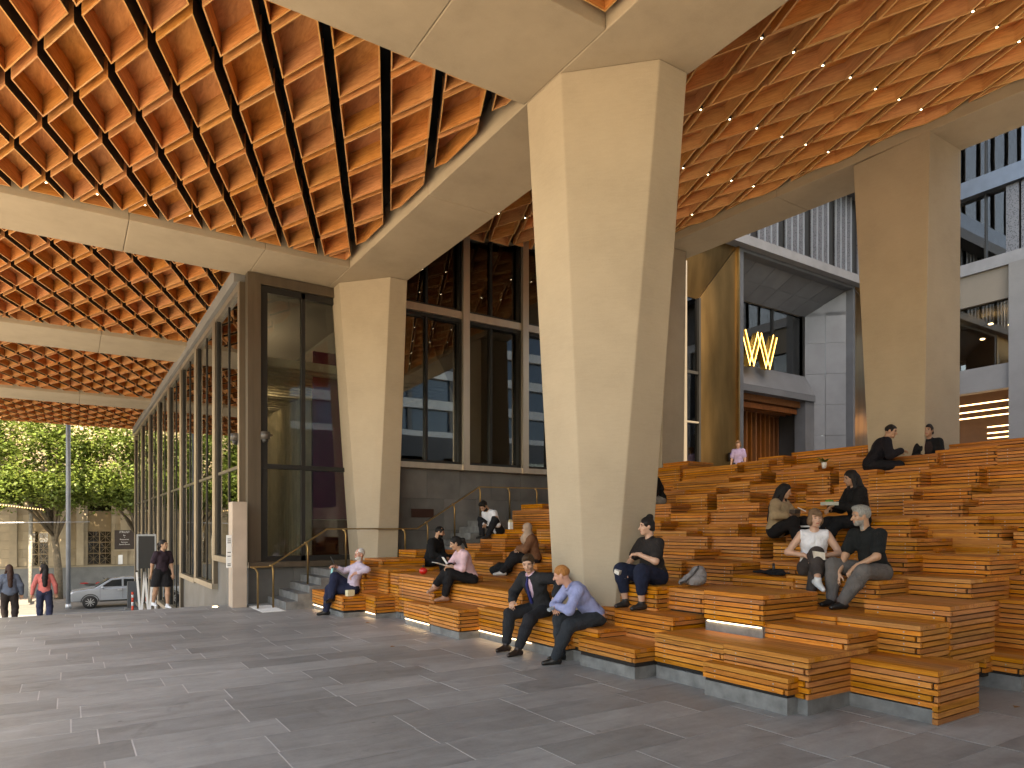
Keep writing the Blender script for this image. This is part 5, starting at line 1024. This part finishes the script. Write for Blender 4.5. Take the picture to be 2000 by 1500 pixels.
p = person('woman in pale pink blouse with ponytail reading papers, legs crossed', (5.72, 10.12, .83), (-.97, .10), .44, [(.0, .46), (.05, .62, .18)], [(-.10, .40, .20), (.06, .38, .22)], lean=20, head=(-16, 14), s=.94, fem=True, skin=TAN, top=('shirt', (.60, .40, .43)), slev=.55, bottom=('trousers', (.012, .011, .012)), pleg=.92, shoes=(.36, .20, .14), hair=('pony', (.010, .008, .007)), res=.0135, polesL=[(.0, .8, .7), (-.2, .8, .9)], footdir=[(0, 1, 0), (-.2, .9, -.3)], elbow=[(-.7, .0, -.7), (.8, .0, -.6)], curl=.7)
a = p['arms'][0][2]
hold('paper_sheets', 'white sheets of paper held by the woman in pink blouse', 'paper', a+np.array([-.14, .02, .03]), ((1, 0, -.3), (0, 1, 0), (.3, 0, 1)), (.29, .21, .004), WHITE)
hold('white_phone', 'pale phone held above the papers by the woman in pink', 'phone', p['arms'][1][2]+np.array([-.06, -.01, .07]), ((0, 1, 0), (-.6, 0, .8), (.8, 0, .6)), (.07, .14, .01), WHITE)
p = person('man in white shirt and dark trousers bent over his phone higher up', (8.38, 13.52, 1.64), (-.95, -.1), 1.42, [(-.16, .40), (.12, .36)], [(-.06, .34, .12), (.08, .32, .12)], lean=30, head=(4, 34), skin=OLIVE, top=('shirt', (.62, .62, .66)), bottom=('trousers', (.012, .012, .014)), hair=('short', (.010, .008, .007), 'beard'), res=.015, knee_out=.5)
hold('handheld_phone', 'black phone in the hands of the man in white shirt', 'phone', p['arms'][0][2]+np.array([-.08, -.02, .04]), ((0, 1, 0), (-.7, 0, .6), (.6, 0, .7)), (.08, .15, .012), BLACKP)
p = person('woman in tan headscarf and brown top seated on a middle tier', (7.50, 10.78, 1.08), (-.88, .42), .76, [(-.08, .62), (.10, .58)], [(-.02, .30, .20), (.12, .30, .16)], lean=10, head=(-4, 4), s=.87, fem=True, fat=1.1, skin=LIGHT, top=('sweater', (.17, .075, .038)), bottom=('trousers', (.012, .011, .012)), shoes=(.5, .48, .45), hair=('hijab', (.38, .27, .20)), res=.015, elbow=[(-.8, .0, -.6), (.8, .0, -.6)])
lump('black_tote', 'black bag draped on the tier edge before the woman in headscarf', 'bag', (7.0, 11.1, .90), (.16, .18, .14), cloth((.010, .010, .010)), 8, 11)
# --- upper right group
p = person('woman in tan sweater with long black hair eating with a fork', (9.22, 6.66, 1.63), (.15, -.98), 1.30, [(-.14, .40), (.10, .40)], [(-.14, .24, .30), (.16, .30, .22)], lean=8, head=(30, 16), s=.92, fem=True, skin=TAN, top=('sweater', (.34, .245, .145)), slev=.75, bottom=('trousers', (.012, .010, .010)), hair=('long', (.012, .009, .008)), res=.014, elbow=[(-.9, .0, -.6), (.9, .0, -.6)], curl=.9)
hold('lunch_tub', 'dark lunch tub held by the woman in tan sweater', 'food tub', p['arms'][1][2]+np.array([.02, -.07, .06]), ((1, 0, 0), (0, 1, 0), (0, 0, 1)), (.13, .1, .06), cloth((.06, .04, .03)))
hold('white_fork', 'white plastic fork in the hand of the woman in tan sweater', 'fork', p['arms'][0][2]+np.array([.07, -.06, .02]), ((1, -.5, -.5), (0, 1, 0), (0, 0, 1)), (.14, .016, .01), WHITE)
p = person('woman in black coat with long wavy hair holding a salad box', (9.86, 5.70, 1.78), (-.86, .50), 1.32, [(-.06, .62), (.12, .60)], [(-.10, .40, .22), (.08, .40, .18)], lean=8, head=(-4, 12), s=.95, fem=True, fat=1.05, skin=OLIVE, top=('jacket', (.010, .009, .009)), bottom=('trousers', (.009, .009, .010)), hair=('long', (.012, .009, .008)), res=.014, curl=.6)
sbx = p['arms'][0][2]+np.array([-.10, .05, .02])
sb = empty('salad_box', tuple(sbx), 'clear takeaway box of green salad held by the woman in black', 'food box'); part_box(sb, 'box', sbx, ((1, -.5, 0), (.5, 1, 0), (0, 0, 1)), (.2, .14, .05), M('clear_box', (.42, .42, .36), .2)); MB().ell(tuple(sbx+np.array([0, 0, .035])), .08, .05, .03).build('salad', M('salad', (.10, .22, .03), .7, var=.5, scale=40), sb, True)
p = person('man in black suit seen from behind leaning on a high tier', (12.24, 6.86, 2.82), (.70, -.72), 2.30, [(-.1, .3), (.1, .3)], [(-.16, .46, .22), (.20, .44, .22)], lean=26, head=(-28, 8), skin=OLIVE, top=('jacket', (.012, .010, .013)), bottom=('trousers', (.012, .011, .013)), hair=('crop', (.014, .010, .008)), res=.015)
p = person('woman in black blazer with hair tied back facing the man in black', (13.58, 6.50, 2.84), (-.86, -.30), 2.35, [(-.1, .3), (.1, .3)], [(-.10, .34, .14), (.10, .34, .14)], lean=4, head=(-12, 0), s=.97, fem=True, skin=OLIVE, top=('jacket', (.012, .011, .012)), under=(.03, .02, .02), bottom=('trousers', (.012, .011, .012)), hair=('lowbun', (.016, .010, .008)), res=.015)
p = person('person in dark hooded jacket half hidden behind the big column', (10.50, 10.42, 2.27), (-.9, .45), 1.80, [(-.1, .45), (.1, .45)], [(-.05, .35, .15), (.1, .35, .15)], lean=22, head=(10, 18), skin=TAN, top=('jacket', (.012, .012, .012)), bottom=('trousers', (.20, .19, .175)), hair=('long', (.012, .010, .009)), res=.017)
p = person('distant person in lilac top walking by the hotel portal', (19.2, 15.35, 3.88), (-.9, -.4), 2.98, [(-.1, .12), (.1, -.1)], [(-.24, .06, -.1), (.24, .08, -.1)], lean=3, head=(10, 0), s=.98, fem=True, skin=LIGHT, top=('tee', (.42, .33, .50)), bottom=('trousers', (.05, .05, .07)), hair=('bob', (.20, .11, .06)), res=.02)
# --- walkers on the left
p = person('woman in dark short sleeved top and black skirt striding past the facade', (1.94, 18.95, .60), (.35, -.93), -.34, [(-.06, .16), (.08, -.26, .06)], [(-.21, .14, -.10), (.22, -.10, -.10)], lean=5, head=(25, 0), s=.98, fem=True, skin=TAN, top=('tee', (.035, .022, .030)), bottom=('skirt', (.012, .011, .012)), shoes=(.6, .6, .6), hair=('pony', (.02, .014, .012)), res=.015, group='people walking')
p = person('woman in pink jacket with long black hair walking away to the street', (-.58, 23.5, -.13), (-.15, 1), -1.05, [(-.08, .18), (.09, -.16, .03)], [(-.28, .05, -.06), (.28, .02, -.06)], lean=2, head=(55, 0), s=.98, fem=True, skin=OLIVE, top=('shirt', (.45, .13, .12)), bottom=('trousers', (.025, .03, .06)), hair=('long', (.010, .008, .008)), res=.016, group='people walking')
p = person('woman in denim jacket walking away at the left edge', (-1.40, 23.9, -.14), (-.2, 1), -1.05, [(-.08, .12), (.09, -.14, .03)], [(-.28, .05, -.06), (.28, .02, -.06)], lean=2, head=(14, 0), s=.98, fem=True, fat=1.08, skin=OLIVE, top=('jacket', (.07, .09, .13)), bottom=('trousers', (.02, .016, .016)), hair=('long', (.03, .014, .010)), res=.016, group='people walking')
# ------------------------------------------------------------------ small things left on the tiers
bc = np.array([6.62, 5.96, .95]); EY = np.eye(3); BGM = cloth((.22, .20, .195))
V_, F_b = sdf([('e', bc+(0, 0, .07), EY, (.12, .16, .09)), ('e', bc+(.03, -.03, .14), EY, (.09, .10, .10)), ('c', bc+(-.10, .14, .03), bc+(-.04, .02, .10), .035, .05), ('c', bc+(-.09, -.02, .02), bc+(.02, -.08, .16), .03, .045), ('c', bc+(-.06, .08, .05), bc+(.05, .05, .20), .04, .03), ('x', bc+(-.10, .04, .12), EY, (.05, .05, .07), .02)], .009, cuts=[(bc+(0, 0, -.008), (0, 0, -1))], wr=.0045, k0=.022, seed=2.0)
bag = tag(np_mesh('cloth_bag', V_, F_b, [BGM], None), 'slouching grey cloth bag on the bench beside the woman by the column', 'bag')
MB().tube([tuple(bc+q) for q in ((-.13, .12, .02), (-.15, .02, .05), (-.12, -.06, .12), (-.04, -.08, .21), (.02, -.04, .23))], .011, 6).build('strap', cloth((.10, .09, .09)), bag, True)
um = lump('folded_umbrella', 'small folded black umbrella lying on a tier', 'umbrella', (7.86, 5.72, 1.07), (.10, .20, .03), cloth((.012, .012, .014)), 5, 8); MB().tube([(7.84, 5.70, 1.10), (7.86, 5.72, 1.19)], .018, 8).build('handle', BLACKP, um, True)
tom = MB().ell((5.34, 11.15, .895), .075, .075, .065, 16, 10).build('red_pouch', M('red_plastic', (.55, .015, .012), .3), smooth=True); tag(tom, 'round bright red pouch on the timber tier', 'pouch'); MB().tube([(5.34, 11.15, .95), (5.35, 11.17, 1.0)], .01, 6).build('loop', BLACKP, tom)
mk = empty('milk_carton', (8.3, 12.85, 1.64), 'small white gable top carton near the man in white shirt', 'carton'); MB().box(8.26, 8.34, 12.80, 12.88, 1.645, 1.80).build('carton_body', WHITE, mk); MB().hexa([(8.26,12.80,1.801),(8.34,12.80,1.801),(8.34,12.88,1.801),(8.26,12.88,1.801)], [(8.26,12.839,1.86),(8.34,12.839,1.86),(8.34,12.841,1.86),(8.26,12.841,1.86)]).build('gable_top', cloth((.6, .5, .3)), mk)
pt = empty('potted_plant', (12.2, 7.75, 2.81), 'tiny potted green plant on an upper tier', 'plant'); MB().tube([(12.2, 7.75, 2.815), (12.2, 7.75, 2.93)], .035, 10, r2=.05).build('pot', WHITE, pt, True)
m = MB()
for q in range(26):
    a_ = rng.uniform(0, 6.28); d_ = Vector((math.cos(a_)*.12, math.sin(a_)*.12, rng.uniform(-.01, .10))); b_ = Vector((12.2, 7.75, 2.93)); s_ = Vector((-d_.y, d_.x, 0))*.22; m.add([b_, b_+d_*.6+s_, b_+d_*1.2, b_+d_*.6-s_], [(0, 1, 2, 3)])
m.build('leaves', LEAF, pt)['kind'] = 'stuff'
tag(MB().box(9.28, 9.42, 6.05, 6.32, 1.675, 1.70).build('small_book', WHITE), 'small white packet lying beside the woman in black coat', 'packet')
tag(MB().box(13.0, 13.25, 6.35, 6.6, 2.985, 3.0).build('open_notebook', WHITE), 'open white notebook on the high tier before the man in black', 'notebook')
LF = M('dry_leaf', (.30, .15, .05), .8)
for lab, x, y in (('dry leaf on the paving near the middle', 3.75, 8.9), ('dry leaf on the paving by the lit bench', 4.35, 11.4), ('dry leaf on the paving behind the corner bench', 7.3, 2.75)):
    o = MB().add([(x, y, .004), (x+.04, y+.03, .016), (x+.09, y+.01, .006), (x+.05, y-.03, .012)], [(0, 1, 2, 3)]).build('fallen_leaf', LF); tag(o, lab, 'leaf', 'fallen leaves')
fu = MB().tube([(2.6, 15.55, .001), (2.6, 15.55, .008)], .05, 12).build('ground_light', emis('ground_lamp', (1, .75, .45), 6)); tag(fu, 'small round ground light near the sign pillar', 'light')
